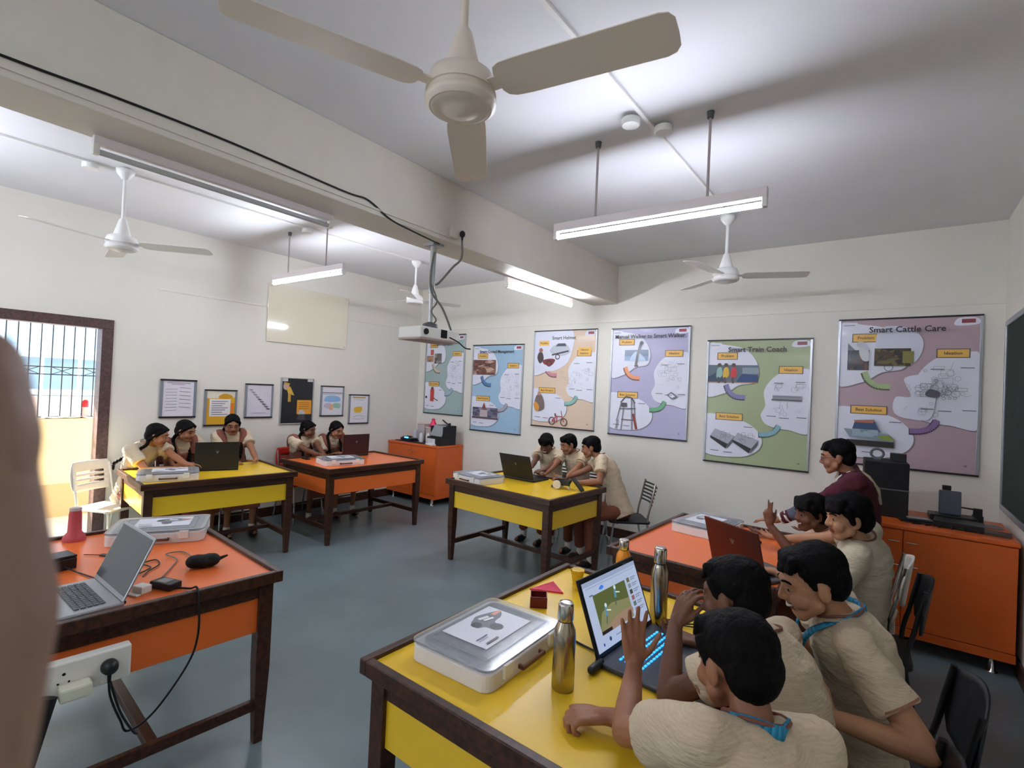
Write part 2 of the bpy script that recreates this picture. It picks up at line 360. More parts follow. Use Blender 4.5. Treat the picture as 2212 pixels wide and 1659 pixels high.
# wires on the beam, socket
wire = mat('wire_black', (14, 14, 14), .5); wg = mat('wire_grey', (120, 118, 114), .6)
wx = BX1+.008
tag(MB().tube(smoothpts([(wx, -.6, 2.79), (wx, .3, 2.80), (wx, .646, 2.812), (wx, 1.112, 2.815), (wx, 1.745, 2.794), (wx, 1.92, 2.798), (wx, 2.10, 2.73), (wx+.01, 2.3, 2.70), (wx-.08, 2.62, 2.715)]), .0055).build('cable', wire), 'black cable running along the beam side to the projector pole', 'cable')
tag(MB().b2(BX1, BX1+.012, -3, 2.66, 2.756, 2.768).build('conduit', beamm), 'thin cream conduit running low along the beam face', 'conduit')
sk = thing('socket_box', 'cream socket with black plug on the beam above the projector', 'socket', (BX1, 2.70, 2.80))
MB().b2(0, .03, -.055, .02, -.035, .045).build('box', beamm, sk, .004)
m = MB().ell((.05, .035, 0), (.022, .022, .026)); m.cone((.05, .035, -.02), (.05, .035, -.05), .01, .006); m.build('plug', blackp, sk)
# projector
PJ = V((-2.80, 2.64, 0))
pr = thing('projector', 'white projector hanging on a grey pole from the beam', 'projector', (PJ.x, PJ.y, 0), math.radians(0))
MB().box((0, 0, BZ-.01), (.11, .11, .02)).build('ceiling_plate', alum, pr, .002)
MB().cone((0, 0, 2.36), (0, 0, BZ-.01), .022, .022).build('pole', mat('pole_grey', (186, 188, 188), .35, .5), pr)
MB().cone((.0, 0, 2.13), (0, 0, 2.40), .017, .017).build('lower_pole', mat('pole_grey', (0, 0, 0)), pr)
MB().lathe([(.06, 2.10), (.055, 2.125), (.02, 2.14)]).build('swivel_mount', greyp, pr)
bd = MB().box((0, .0, 2.045), (.24, .40, .085)).build('body', whitep, pr, .012, 3)
m = MB().box((.122, .03, 2.05), (.006, .06, .06)); m.build('vent', blackm, bd)
m = MB().cone((.11, -.15, 2.05), (.128, -.15, 2.05), .022, .022); m.build('lens', blackp, bd)
MB().box((0, 0, 1.998), (.236, .396, .01)).build('base_trim', mat('projector_trim', (170, 150, 140), .5), bd)
tag(MB().tube(smoothpts([(BX1+.05, 2.735, 2.75), (BX1+.05, 2.735, 2.62), (BX1+.0, 2.70, 2.55), (-2.74, 2.66, 2.44), (-2.77, 2.645, 2.42)]), .008).build('cable', wg), 'grey cable looping from the beam socket to the projector pole', 'cable')
tag(MB().tube(smoothpts([(-2.77, 2.62, 2.66), (-2.775, 2.60, 2.5), (-2.76, 2.60, 2.36), (-2.73, 2.69, 2.25), (-2.72, 2.78, 2.1), (-2.73, 2.78, 2.08)]), .008).tube(smoothpts([(-2.775, 2.61, 2.42), (-2.76, 2.66, 2.30), (-2.77, 2.62, 2.22), (-2.76, 2.66, 2.16), (-2.79, 2.66, 2.13)]), .006).build('cable', wg), 'grey cables wound down the projector pole', 'cable')
tag(MB().tube(smoothpts([(-2.67, 2.72, 2.03), (-2.62, 2.76, 2.0), (-2.60, 2.82, 1.96), (-2.58, 2.86, 1.955)]), .005).build('cable', wire), 'short black cable sticking out below the projector', 'cable')
# ---------------------------------------------------------------- flat printed sheets
class Print:
    def __init__(s, w, h, base): s.w = w; s.h = h; s.mb = MB(); s.mats = []; s.d = base; s.txt = []
    def mi(s, rgb):
        nm = 'print_%02x%02x%02x' % tuple(int(c) for c in rgb)
        m = mat(nm, rgb, .4, coat=.12)
        if m not in s.mats: s.mats.append(m)
        s.mb.mi = s.mats.index(m)
    def poly(s, pts, rgb):
        s.d += .00025; s.mi(rgb); pts = [(min(max(p[0], 0), 1), min(max(p[1], 0), 1)) for p in pts]
        a = sum(pts[i][0]*pts[(i+1) % len(pts)][1]-pts[(i+1) % len(pts)][0]*pts[i][1] for i in range(len(pts)))
        if a < 0: pts = pts[::-1]
        bm = [V((p[0]*s.w, -s.d, p[1]*s.h)) for p in pts]
        from mathutils.geometry import tessellate_polygon
        s.mb.add(bm, [t[::-1] for t in tessellate_polygon([bm])] if False else tessellate_polygon([bm]), False)
    def rect(s, u0, v0, u1, v1, rgb): s.poly([(u0, v0), (u1, v0), (u1, v1), (u0, v1)], rgb)
    def blob(s, pts, rgb): s.poly([(p.x, p.y) for p in smoothpts([(a, b, 0) for a, b in pts], 6, True)], rgb)
    def line(s, pts, w, rgb):
        for (a, b), (c, d) in zip(pts[:-1], pts[1:]):
            dx, dy = (c-a)*s.w, (d-b)*s.h; l = math.hypot(dx, dy) or 1; nx, ny = -dy/l*w/2/s.w, dx/l*w/2/s.h
            s.poly([(a-nx, b-ny), (c-nx, d-ny), (c+nx, d+ny), (a+nx, b+ny)], rgb); s.d -= .00025
        s.d += .00025
    def disc(s, u, v, r, rgb, n=16): s.poly([(u+r/s.w*math.cos(2*PI*i/n), v+r/s.h*math.sin(2*PI*i/n)) for i in range(n)], rgb)
    def ring(s, u, v, r, w, rgb, n=16): s.line([(u+r/s.w*math.cos(2*PI*i/n), v+r/s.h*math.sin(2*PI*i/n)) for i in range(n+1)], w, rgb)
    def text(s, t, u, v, size, rgb, al='CENTER'):
        c = bpy.data.curves.new('t', 'FONT'); c.body = t; c.size = size*1.12; c.offset = size*.022; c.align_x = al; c.align_y = 'CENTER'; c.resolution_u = 2
        o = bpy.data.objects.new('t', c); COL.objects.link(o); bpy.context.view_layer.update()
        me = bpy.data.meshes.new_from_object(o.evaluated_get(bpy.context.evaluated_depsgraph_get()))
        s.d += .0003; s.mi(rgb)
        s.mb.add([V((p.co.x+u*s.w, -s.d, p.co.y+v*s.h)) for p in me.vertices], [tuple(f.vertices) for f in me.polygons], False)
        bpy.data.objects.remove(o); bpy.data.curves.remove(c); bpy.data.meshes.remove(me)
    def scribble(s, u0, v0, u1, v1, n, rgb, w=.0022):
        for i in range(n):
            a, b = random.uniform(u0, u1), random.uniform(v0, v1); k = random.random()
            if k < .45: s.ring(a, b, random.uniform(.008, .03), w, rgb, 8)
            elif k < .8:
                q = random.uniform(.02, .07); t = random.uniform(0, PI); s.line([(a, b), (a+q*math.cos(t), b+q*math.sin(t))], w, rgb)
            else:
                q, r = random.uniform(.03, .09), random.uniform(.02, .04); s.line([(a, b), (a+q, b), (a+q, b+r), (a, b+r), (a, b)], w, rgb)
    def splotch(s, u0, v0, u1, v1, n, cols):
        s.rect(u0, v0, u1, v1, cols[0])
        for i in range(n):
            a, b = random.uniform(u0, u1), random.uniform(v0, v1); p = []
            ru, rv = (u1-u0)*random.uniform(.08, .22), (v1-v0)*random.uniform(.1, .25)
            for k in range(7): q = 2*PI*k/7; f = random.uniform(.6, 1.2); p.append((min(max(a+ru*f*math.cos(q), u0), u1), min(max(b+rv*f*math.sin(q), v0), v1)))
            s.poly(p, random.choice(cols))
            if i % 4: s.d -= .0002
    def build(s, parent): return s.mb.build('print', s.mats, parent)
INK = (52, 50, 62); PW = (226, 228, 240)
def board(w, h, loc, rz, lab, fr, cat='poster', group=None, fw=.02, side=None, th=.022):
    t = thing('framed_poster', lab, cat, loc, rz, group)
    for z in (0, h-fw*.7): MB().b2(0, w, -th, 0, z, z+fw*.7).build('frame_rail', fr, t, .002)
    for x in (0, w-fw): MB().b2(x, x+fw, -th, 0, fw*.7, h-fw*.7).build('frame_side', side or fr, t, .002)
    MB().b2(fw*.6, w-fw*.6, -.012, -.001, fw*.5, h-fw*.5).build('backing', whitep, t)
    return t
def in_frame(P, w, h, t, fw):
    o = P.build(t); o.location = (fw, 0, fw*.7); return o
BLK = mat('frame_black', (26, 26, 30), .35)
def poster(x0, x1, z0, z1, bgc, title, tl, lab, draw, arrows, lbl=((.2, .875, .2), (.83, .765, .21), (.24, .375, .27)), two=None):
    w, h = x1-x0, z1-z0; fw = .02
    t = board(w, h, (x0, D, z0), 0, lab, BLK, group='project posters on the back wall', side=alum)
    P = Print(w-2*fw, h-1.4*fw, .0125)
    P.rect(0, 0, 1, 1, bgc)
    oc = tuple(int(c*.72) for c in bgc)
    for pts in ([(-.05, .955), (.2, .965), (.4, .92), (.515, .80), (.50, .67), (.33, .635), (.18, .565), (-.05, .56)],
                [(1.05, .735), (.82, .76), (.68, .71), (.585, .60), (.60, .48), (.56, .40), (.63, .325), (.82, .30), (1.05, .31)],
                [(-.05, .375), (.28, .365), (.48, .31), (.58, .21), (.53, .11), (.33, .05), (-.05, .08)]):
        P.blob([(a+.012, b-.008) for a, b in pts], oc); P.blob(pts, PW)
    P.rect(0, .945, .13, .985, PW); P.line([(.02, .965), (.11, .965)], .006, (120, 120, 140))
    P.blob([(.84, .945), (.86, .99), (.98, .99), (.99, .95)], PW); P.rect(.88, .958, .97, .984, (150, 70, 80))
    for (u, v, ww), s in zip(lbl, ('Problem', 'Ideation', 'Best Solution')):
        P.rect(u-ww/2-.008, v-.03, u+ww/2+.008, v+.03, (96, 84, 84)); P.rect(u-ww/2, v-.025, u+ww/2, v+.025, (236, 186, 92)); P.text(s, u, v, .032, (96, 74, 40))
    for pts, c in ((((.20, .64), (.23, .585), (.30, .545), (.40, .54)), arrows[0]), (((.55, .25), (.63, .255), (.70, .28), (.74, .33)), arrows[1])):
        pp = [(p.x, p.y) for p in smoothpts([(a, b, 0) for a, b in pts], 5)]
        P.line([(a-.006, b-.006) for a, b in pp], .052, tuple(int(k*.5) for k in c)); P.line(pp, .042, c)
    draw(P); P.text(title, .5, .925, tl, INK)
    if two: P.text(two, .5, .885, tl, INK)
    for (u, v) in ((.68, .66), (.88, .67), (.62, .40), (.74, .39), (.9, .40), (.06, .09), (.2, .085), (.4, .30)):
        P.line([(u, v), (u+.09, v)], .006, (84, 84, 100))
    P.text('10', .93, .05, .02, INK)
    in_frame(P, w, h, t, fw); return t
def d1(P):
    P.splotch(.02, .66, .2, .74, 12, [(170, 130, 100), (190, 150, 110), (120, 90, 80)]); P.splotch(.23, .64, .42, .77, 14, [(110, 104, 100), (150, 146, 140), (80, 70, 66)]); P.rect(.12, .75, .2, .82, (196, 96, 84))
    P.rect(.16, .15, .26, .29, (196, 66, 60)); P.disc(.21, .29, .04, (196, 66, 60)); P.rect(.18, .31, .24, .335, (96, 60, 60)); P.disc(.05, .2, .02, (50, 40, 40)); P.line([(.26, .19), (.38, .16)], .012, (80, 50, 50)); P.scribble(.64, .45, .95, .66, 26, (150, 150, 164))
def d2(P):
    P.splotch(.0, .655, .48, .83, 60, [(126, 88, 74), (96, 62, 52), (160, 124, 108), (110, 70, 60), (190, 160, 140)])
    P.splotch(.04, .15, .56, .27, 30, [(110, 110, 130), (80, 80, 100), (150, 140, 150)]); P.rect(.2, .16, .36, .24, (196, 180, 180)); P.poly([(.24, .26), (.32, .26), (.28, .33)], (150, 70, 60)); P.rect(.03, .14, .58, .155, (90, 70, 80)); P.scribble(.66, .42, .95, .66, 26, (150, 150, 164))
def d3(P):
    P.blob([(-.05, .97), (.55, 1.02), (.66, .93), (.64, .8), (.55, .66), (.3, .58), (-.05, .63)], (222, 224, 238)); pass
    for s, (u, v, ww) in zip(('Problem', 'Ideation'), ((.16, .875, .17), (.84, .8, .2))): P.rect(u-ww/2, v-.025, u+ww/2, v+.025, (236, 186, 92)); P.text(s, u, v, .03, (96, 74, 40))
    P.blob([(.27, .78), (.33, .85), (.5, .87), (.58, .83), (.6, .77), (.45, .74)], (190, 196, 206)); P.poly([(.36, .84), (.4, .87), (.52, .87), (.54, .84)], (70, 84, 92)); P.line([(.3, .75), (.58, .79)], .02, (70, 68, 74))
    P.blob([(.05, .72), (.08, .78), (.14, .77), (.16, .7), (.1, .66)], (70, 60, 64)); P.disc(.11, .8, .03, (150, 100, 90)); P.blob([(.15, .69), (.25, .71), (.36, .7), (.3, .64), (.18, .65)], (120, 50, 50)); P.ring(.26, .66, .035, .012, (60, 40, 44)); P.ring(.4, .73, .03, .012, (60, 40, 44))
    P.blob([(.03, .2), (.06, .31), (.14, .33), (.2, .26), (.2, .18), (.1, .15)], (120, 104, 100)); P.blob([(.02, .22), (.06, .25), (.12, .2), (.1, .15), (.05, .16)], (214, 150, 70)); P.disc(.11, .34, .025, (190, 140, 120))
    P.ring(.35, .06, .045, .012, (80, 60, 70)); P.ring(.55, .055, .045, .012, (80, 60, 70)); P.line([(.35, .06), (.42, .11), (.52, .11), (.55, .055)], .012, (190, 60, 60)); P.line([(.42, .11), (.44, .055), (.35, .06)], .012, (190, 60, 60)); P.line([(.52, .11), (.5, .17)], .01, (90, 80, 90)); P.line([(.41, .11), (.4, .14)], .02, (90, 60, 60))
    P.scribble(.48, .42, .92, .62, 26, (150, 150, 164))
def d4(P):
    P.rect(.18, .7, .5, .8, (120, 134, 156)); P.rect(.18, .7, .5, .74, (150, 180, 210)); P.blob([(.26, .7), (.32, .78), (.4, .76), (.46, .7)], (196, 214, 236)); P.line([(.34, .66), (.36, .76), (.4, .87)], .03, (124, 124, 130)); P.disc(.405, .865, .022, (110, 106, 110)); P.line([(.32, .65), (.37, .65)], .02, (110, 100, 110))
    for a in ((.16, .3, .1, .12), (.2, .3, .17, .04), (.33, .33, .36, .12), (.3, .34, .32, .05)): P.line([(a[0], a[1]), (a[2], a[3])], .014, (130, 130, 136))
    P.line([(.15, .3), (.22, .36), (.3, .35), (.35, .3)], .014, (90, 90, 96)); P.line([(.14, .24), (.36, .25)], .012, (90, 90, 96)); P.rect(.16, .26, .24, .3, (90, 84, 90)); P.line([(.33, .2), (.38, .06)], .026, (150, 60, 50)); P.line([(.12, .14), (.1, .05)], .022, (150, 150, 160)); P.line([(.17, .14), (.34, .14)], .012, (110, 80, 80))
    P.scribble(.64, .46, .93, .68, 24, (160, 160, 172)); P.poly([(.76, .39), (.82, .42), (.9, .38), (.83, .35)], (120, 120, 134)); P.poly([(.78, .39), (.82, .405), (.87, .38), (.83, .365)], PW)
def d5(P):
    P.rect(0, .66, .52, .80, (96, 112, 124)); P.poly([(0, .66), (.2, .66), (.14, .76), (0, .7)], (52, 70, 96)); P.poly([(.3, .66), (.52, .66), (.52, .72), (.36, .73)], (44, 70, 120)); P.rect(.36, .73, .52, .78, (140, 156, 166)); P.line([(0, .655), (.52, .66)], .008, (196, 120, 70))
    for u, c in ((.12, (150, 190, 180)), (.19, (222, 180, 60)), (.27, (204, 56, 64))): P.blob([(u-.03, .7), (u-.02, .77), (u+.02, .78), (u+.035, .72), (u, .69)], c); P.disc(u, .8, .02, (90, 70, 66)); P.line([(u-.01, .7), (u, .65)], .02, (80, 76, 70))
    for u, v in ((.05, .21), (.29, .19)): P.poly([(u, v), (u+.05, v+.06), (u+.26, v+.01), (u+.19, v-.06)], (176, 178, 190)); P.poly([(u, v), (u+.19, v-.06), (u+.17, v-.1), (u, v-.02)], (52, 50, 56)); P.poly([(u+.19, v-.06), (u+.26, v+.01), (u+.25, v-.03), (u+.18, v-.1)], (96, 96, 104)); P.scribble(u+.06, v-.03, u+.18, v+.03, 7, (110, 110, 120))
    P.rect(.67, .53, .94, .565, (150, 150, 160)); P.line([(.66, .53), (.94, .53)], .012, (84, 84, 90)); P.line([(.68, .555), (.93, .555)], .003, (84, 84, 90)); P.scribble(.66, .6, .92, .66, 10, (140, 140, 150)); P.scribble(.62, .42, .92, .48, 10, (140, 140, 150))
def d6(P):
    P.blob([(.3, .93), (.5, .94), (.62, .86), (.6, .74), (.5, .68), (.3, .7)], (214, 218, 232)); P.splotch(.06, .65, .23, .79, 24, [(64, 66, 76), (90, 60, 50), (48, 46, 54), (110, 76, 60)]); P.blob([(.15, .78), (.17, .83), (.22, .8), (.23, .72), (.18, .72)], (206, 208, 214)); P.disc(.16, .83, .03, (200, 200, 205)); P.poly([(.06, .79), (.06, .84), (.12, .79)], (120, 124, 140))
    P.splotch(.27, .68, .54, .80, 40, [(74, 62, 44), (50, 42, 36), (96, 70, 44), (110, 100, 60)]); P.rect(.48, .7, .56, .78, (134, 130, 70)); P.ring(.38, .67, .03, .004, INK)
    P.blob([(.5, .6), (.55, .48), (.44, .47), (.43, .37), (.53, .33), (.7, .35), (.7, .6)], (226, 228, 240)); P.scribble(.6, .47, .86, .55, 40, (110, 110, 120)); P.blob([(.65, .49), (.68, .53), (.75, .51), (.72, .475)], (90, 90, 100)); P.scribble(.46, .36, .92, .66, 26, (150, 150, 164))
    P.poly([(.05, .24), (.38, .22), (.44, .17), (.1, .18)], (140, 160, 170)); P.poly([(.12, .24), (.14, .3), (.29, .3), (.33, .23)], (60, 84, 120)); P.poly([(.13, .3), (.29, .31), (.28, .285), (.14, .285)], (180, 110, 90)); P.poly([(.3, .2), (.4, .21), (.45, .17), (.34, .18)], (140, 160, 70)); P.rect(.08, .125, .44, .165, (48, 46, 44)); P.splotch(.12, .19, .32, .24, 10, [(160, 180, 196), (120, 150, 150), (180, 196, 206)])
PURP = (142, 112, 160)
poster(-5.86, -5.035, 1.24, 2.45, (160, 182, 180), 'LPG Leakage Monitoring', .048, 'teal poster with a red gas cylinder, behind the projector, nearest the corner', d1, ((206, 194, 170), (160, 186, 204)), two='and Gas Alarm')
poster(-4.88, -3.972, 1.057, 2.284, (158, 190, 214), 'Smart Crowd Management', .05, 'sky blue poster with a brown crowd photo beside the black 3D printer', d2, ((84, 130, 176), (176, 168, 184)))
poster(-3.81, -2.885, 1.203, 2.449, (218, 194, 170), 'Smart Helmet', .055, 'beige poster with car, helmet and red bicycle pictures above the three boys', d3, ((206, 140, 150), (132, 186, 176)))
poster(-2.70, -1.77, 1.19, 2.44, (182, 178, 208), 'Manual Walker to Smart Walker', .055, 'lilac poster with a walking frame and a green arrow', d4, ((236, 160, 120), (110, 176, 130)))
poster(-1.59, -.628, 1.009, 2.276, (166, 178, 138), 'Smart Train Coach', .062, 'olive green poster with train coach pictures', d5, ((132, 130, 178), (140, 184, 196)))
poster(-.431, .545, 1.134, 2.436, (184, 160, 168), 'Smart Cattle Care', .062, 'dusty pink poster with cattle photos nearest the chalkboard', d6, ((170, 192, 140), PURP))
# wall A frames
def wall_a(y0, y1, z0, z1, lab, fr, side, draw, fw=.022, group='small framed sheets on the left wall'):
    w, h = y1-y0, z1-z0; t = board(w, h, (-W, y0, z0), PI/2, lab, fr, 'picture frame', group, fw, side); t.name = 'picture_frame'
    P = Print(w-2*fw, h-1.4*fw, .0125); draw(P); in_frame(P, w, h, t, fw)
def a1(P):
    P.rect(0, 0, 1, 1, (222, 218, 226)); P.line([(.12, .95), (.88, .94)], .007, (150, 130, 140)); P.line([(.25, .91), (.7, .90)], .006, (150, 130, 140))
    for i in range(8): P.line([(.08+.02*(i % 2), .76-i*.085), (.45, .77-i*.085)], .004, (130, 130, 140))
    for i in range(6): P.line([(.52, .82-i*.11), (.9, .80-i*.11)], .004, (130, 130, 140))
def a2(P):
    P.rect(0, 0, 1, 1, (218, 166, 40)); P.blob([(-.02, .8), (.3, .78), (1.0, .82), (1.0, 1.02), (0, 1.02)], (226, 220, 200)); P.blob([(.4, .82), (.6, .92), (.85, .88), (.9, .8), (.6, .76)], (206, 150, 30)); P.rect(.84, .3, .97, .64, (214, 120, 30)); P.rect(.1, .24, .84, .76, (232, 228, 226))
    for i in range(7): P.line([(.17, .69-i*.065), (.75-.1*(i % 3), .69-i*.065)], .007, (90, 90, 110))
def a3(P):
    P.rect(0, 0, 1, 1, (212, 208, 220))
    for i in range(9): u, v = .08+i*.09, .86-i*.075; P.line([(u, v), (u+.16, v-.02)], .012 if i > 3 else .006, (96, 92, 104)); P.line([(u+.02, v-.03), (u+.12, v-.035)], .006, (130, 126, 140))
    P.line([(.2, .12), (.8, .12)], .004, (180, 150, 170))
def a4(P):
    P.rect(0, 0, 1, 1, (30, 30, 32)); P.rect(0, .93, .18, 1, (210, 208, 206)); P.rect(.82, .94, 1, 1, (210, 208, 206))
    P.blob([(.04, .8), (.08, .9), (.2, .88), (.22, .78), (.12, .74)], (190, 160, 150)); P.line([(.06, .9), (.24, .87)], .02, (200, 150, 50)); P.poly([(.14, .78), (.26, .82), (.4, .62), (.2, .66)], (206, 170, 60)); P.rect(.2, .48, .29, .66, (190, 150, 60))
    P.rect(.5, .2, .98, .52, (224, 152, 44)); P.disc(.66, .22, .045, (190, 186, 190)); P.poly([(.5, .08), (.8, .06), (.75, .2), (.58, .2)], (70, 68, 70))
    for i in range(4): P.line([(.56, .46-i*.045), (.9, .46-i*.045)], .005, (96, 70, 30))
    P.scribble(.4, .6, .95, .9, 5, (56, 56, 58), .002)
def a5(P):
    P.rect(0, 0, 1, 1, (224, 222, 228)); P.line([(0, .79), (1, .79)], .009, (60, 60, 66)); P.line([(0, .74), (1, .74)], .004, (90, 90, 96)); P.blob([(.12, .5), (.2, .66), (.5, .7), (.85, .64), (.88, .5), (.5, .46)], (140, 182, 220)); P.blob([(.1, .3), (.2, .42), (.45, .4), (.42, .22)], (190, 180, 200)); P.blob([(.5, .3), (.6, .42), (.9, .4), (.86, .24)], (150, 190, 170)); P.blob([(.38, .2), (.42, .38), (.54, .36), (.54, .2)], (226, 170, 130))
def a6(P):
    P.rect(0, 0, 1, 1, (226, 224, 228)); P.rect(.14, .9, .86, .95, (190, 160, 90)); P.line([(.2, .84), (.8, .83)], .004, (130, 130, 140)); P.blob([(.24, .4), (.26, .56), (.66, .58), (.64, .4), (.4, .36)], (222, 182, 50)); P.line([(.2, .22), (.5, .27), (.85, .22)], .004, (120, 120, 130)); P.line([(.14, .16), (.5, .12), (.8, .16)], .004, (140, 140, 150))
greyf = mat('frame_grey', (130, 134, 142), .35)
wall_a(1.955, 2.295, 1.207, 1.612, 'black framed white sheet of two text columns, first from the door', BLK, greyf, a1, .026)
wall_a(2.378, 2.719, 1.112, 1.516, 'black framed yellow sheet with a white text box behind the girl with glasses', BLK, greyf, a2)
wall_a(2.808, 3.138, 1.193, 1.597, 'framed pale sheet with writing stepping down diagonally', BLK, greyf, a3)
wall_a(3.230, 3.669, 1.110, 1.688, 'black poster with an orange text box, not framed in black', mat('frame_pale', (190, 188, 184), .4), alum, a4, .014)
wall_a(3.774, 4.124, 1.199, 1.605, 'framed sheet with a blue cloud drawing right of the black poster', BLK, greyf, a5)
wall_a(4.210, 4.546, 1.088, 1.499, 'framed sheet with a yellow shape, lowest and nearest the corner', BLK, greyf, a6)
ac = thing('acrylic_sheet', 'pale cream glossy sheet fixed high on the left wall', 'panel', (-W, 3.02, 2.11), PI/2)
MB().b2(0, 1.10, -.016, -.007, 0, .70).build('sheet', mat('acrylic_cream', (226, 220, 196), .06, coat=1), ac, .002)
for u in (.03, 1.07):
    for v in (.03, .67): MB().cone((u, -.02, v), (u, -.001, v), .008, .008).build('screw', alum, ac)
# ---------------------------------------------------------------- tables
def table(loc, rz, L, Wd, pm, lab, panels=('front', 'left', 'right')):
    t = thing('work_table', lab, 'table', (loc[0], loc[1], 0), rz, 'project tables'); X, Y = L/2, Wd/2; TH = .765
    MB().b2(-X+.03, X-.03, -Y+.03, Y-.03, TH-.02, TH).build('tabletop', pm, t)
    for q in ((-X, X, -Y, -Y+.03), (-X, X, Y-.03, Y), (-X, -X+.03, -Y+.03, Y-.03), (X-.03, X, -Y+.03, Y-.03)): MB().b2(*q, TH-.035, TH+.015).build('table_rim', woodm, t, .004)
    x, y = X-.06, Y-.06
    for q in ((-x, x, -y-.022, -y), (-x, x, y, y+.022), (-x-.022, -x, -y, y), (x, x+.022, -y, y)): MB().b2(*q, TH-.10, TH-.036).build('apron', woodm, t, .002)
    for p in panels:
        m = MB()
        if p == 'front': m.b2(-x+.02, x-.02, -y-.016, -y+.004, TH-.255, TH-.10)
        if p == 'back': m.b2(-x+.02, x-.02, y-.004, y+.016, TH-.255, TH-.10)
        if p == 'left': m.b2(-x-.016, -x+.004, -y+.02, y-.02, TH-.255, TH-.10)
        if p == 'right': m.b2(x-.004, x+.016, -y+.02, y-.02, TH-.255, TH-.10)
        m.build('side_panel', pm, t, .002)
    for sx in (-1, 1):
        for sy in (-1, 1):
            m = MB(); a, b = sx*x, sy*y
            sq = ((-1, -1), (1, -1), (1, 1), (-1, 1)); vs = [V((a+i*r, b+j*r, zz)) for r, zz in ((.031, TH-.037), (.031, .345), (.019, 0)) for i, j in sq]
            m.add(vs, [(0, 1, 2, 3), (8, 11, 10, 9)]+[(k*4+i, k*4+(i+1) % 4, k*4+4+(i+1) % 4, k*4+4+i) for k in (0, 1) for i in range(4)])
            m.build('leg', woodm, t, .002)
        MB().b2(sx*x-.014, sx*x+.014, -y+.02, y-.02, .15, .195).build('stretcher', woodm, t, .003)
    MB().b2(-x+.014, x-.014, -.02, .02, .155, .19).build('stretcher', woodm, t, .003)
    return t
R = math.radians
table((-2.875, .832), R(176.3), 1.24, .93, orangem, 'orange topped table at lower left with the silver laptop')
table((-5.095, 2.10), R(84.4), 1.25, .93, yellowm, 'yellow topped table at far left by the door')
table((-4.965, 3.595), R(89), 1.27, .98, orangem, 'orange topped table in front of the corner cabinet')
table((-2.795, 3.965), R(-2.8), 1.24, .92, yellowm, 'yellow topped table in the middle with the small robot vehicle')
table((-.835, 3.30), R(-92), 1.21, .92, orangem, 'orange topped table at right with the reflection tinted laptop')
table((-.873, 1.655), R(-90.6), 1.26, .93, yellowm, 'yellow topped table in the foreground with the steel bottles')
# ---------------------------------------------------------------- cabinets
cabm = mat('cabinet_orange', (216, 98, 36), .35, var=.05)
def cabinet(x0, x1, y0, y1, top, lab, doors, knobs):
    t = thing('cabinet', lab, 'cabinet', ((x0+x1)/2, y0, 0), 0, 'orange cabinets'); c = (x0+x1)/2; w = (x1-x0)/2; d = y1-y0
    MB().b2(-w, w, .018, d, .10, top-.03).build('body', cabm, t, .003)
    MB().b2(-w-.006, w+.006, -.006, d, top-.03, top).build('cabinet_top', cabm, t, .006)
    MB().b2(-w, w, .0, .018, .10, .155).build('bottom_rail', cabm, t, .002)
    n = doors; dw = 2*w/n
    for i in range(n):
        dd = MB().b2(-w+i*dw+.003, -w+(i+1)*dw-.003, 0, .018, .16, top-.035).build('door', cabm, t, .003)
        k = -w+(i+1)*dw-.05 if i % 2 == 0 else -w+i*dw+.05
        for hz in knobs:
            m = MB(); m.capsule((k-.03, -.016, hz), (k+.03, -.016, hz), .004); m.cone((k-.025, 0, hz), (k-.025, -.016, hz), .003, .003, 6); m.cone((k+.025, 0, hz), (k+.025, -.016, hz), .003, .003, 6); m.build('handle', chrome, dd)
    for sx in (-w+.1, w-.1):
        for yy in (.06, d-.06): MB().lathe([(.03, 0), (.03, .008), (.018, .012), (.018, .10)], (sx, yy, 0)).build('leg', chrome, t)
    return t
CL = .835
cabinet(-6.0, -4.99, 4.93, D-.02, CL, 'orange cabinet in the far corner under the teal poster', 2, (.74,))
CR = .85
cabinet(-.50, .64, 4.43, 5.13, CR, 'orange cabinet at right edge under the dusty pink poster', 2, (.74, .58))
# ---------------------------------------------------------------- laptops
TT = .7655
def keyrows(o, m, rows=5, cols=14, w=.29, y0=-.045, kw=.0165, kd=.0155):
    g = MB()
    for r in range(rows):
        for c in range(cols): g.box((-w/2+(c+.5)*w/cols, y0-r*.0195, .0215), (kw, kd, .003))
    k = g.build('keys', m, o); k['kind'] = 'stuff'; return k
def laptop(loc, rz, tilt, lab, shell, lid, keym, w=.365, d=.25, h=.245, screen=None, hinge=True, logo=None):
    t = thing('laptop', lab, 'laptop', (loc[0], loc[1], TT), rz, 'laptops on the tables')
    b = MB().b2(-w/2, w/2, -d, .012, .0, .019).build('base', shell, t, .006)
    MB().b2(-.055, .055, -d+.02, -d+.085, .0188, .0198).build('touchpad', greyp, b)
    keyrows(b, keym, kw=.0125 if keym.name == 'keys_backlit' else .0165, kd=.007 if keym.name == 'keys_backlit' else .0155)
    q = Matrix.Rotation(-tilt, 3, 'X')
    m = MB(); m.box(q @ V((0, 0, h/2))+V((0, .006, .018)), (w, .008, h), q); L = m.build('lid', lid, t, .004)
    m = MB(); m.box(q @ V((0, -.0045, h/2+.004))+V((0, .006, .018)), (w-.018, .0012, h-.03), q); sc = m.build('screen', screen or mat('screen_dark', (34, 38, 46), .12), L)
    if hinge: MB().cone((-w/2+.01, .01, .014), (w/2-.01, .01, .014), .009, .009, 10).build('hinge', blackp, t)
    if logo:
        m = MB()
        for a in (-.5, 0, .5):
            qq = q @ Matrix.Rotation(a, 3, 'Y'); m.box(q @ V((0, .0045, h*.58))+V((0, .006, .018))+qq @ V((0, 0, .012)), (.006, .0012, .028), qq)
        m.build('lid_emblem', logo, L)
    return t, q, L
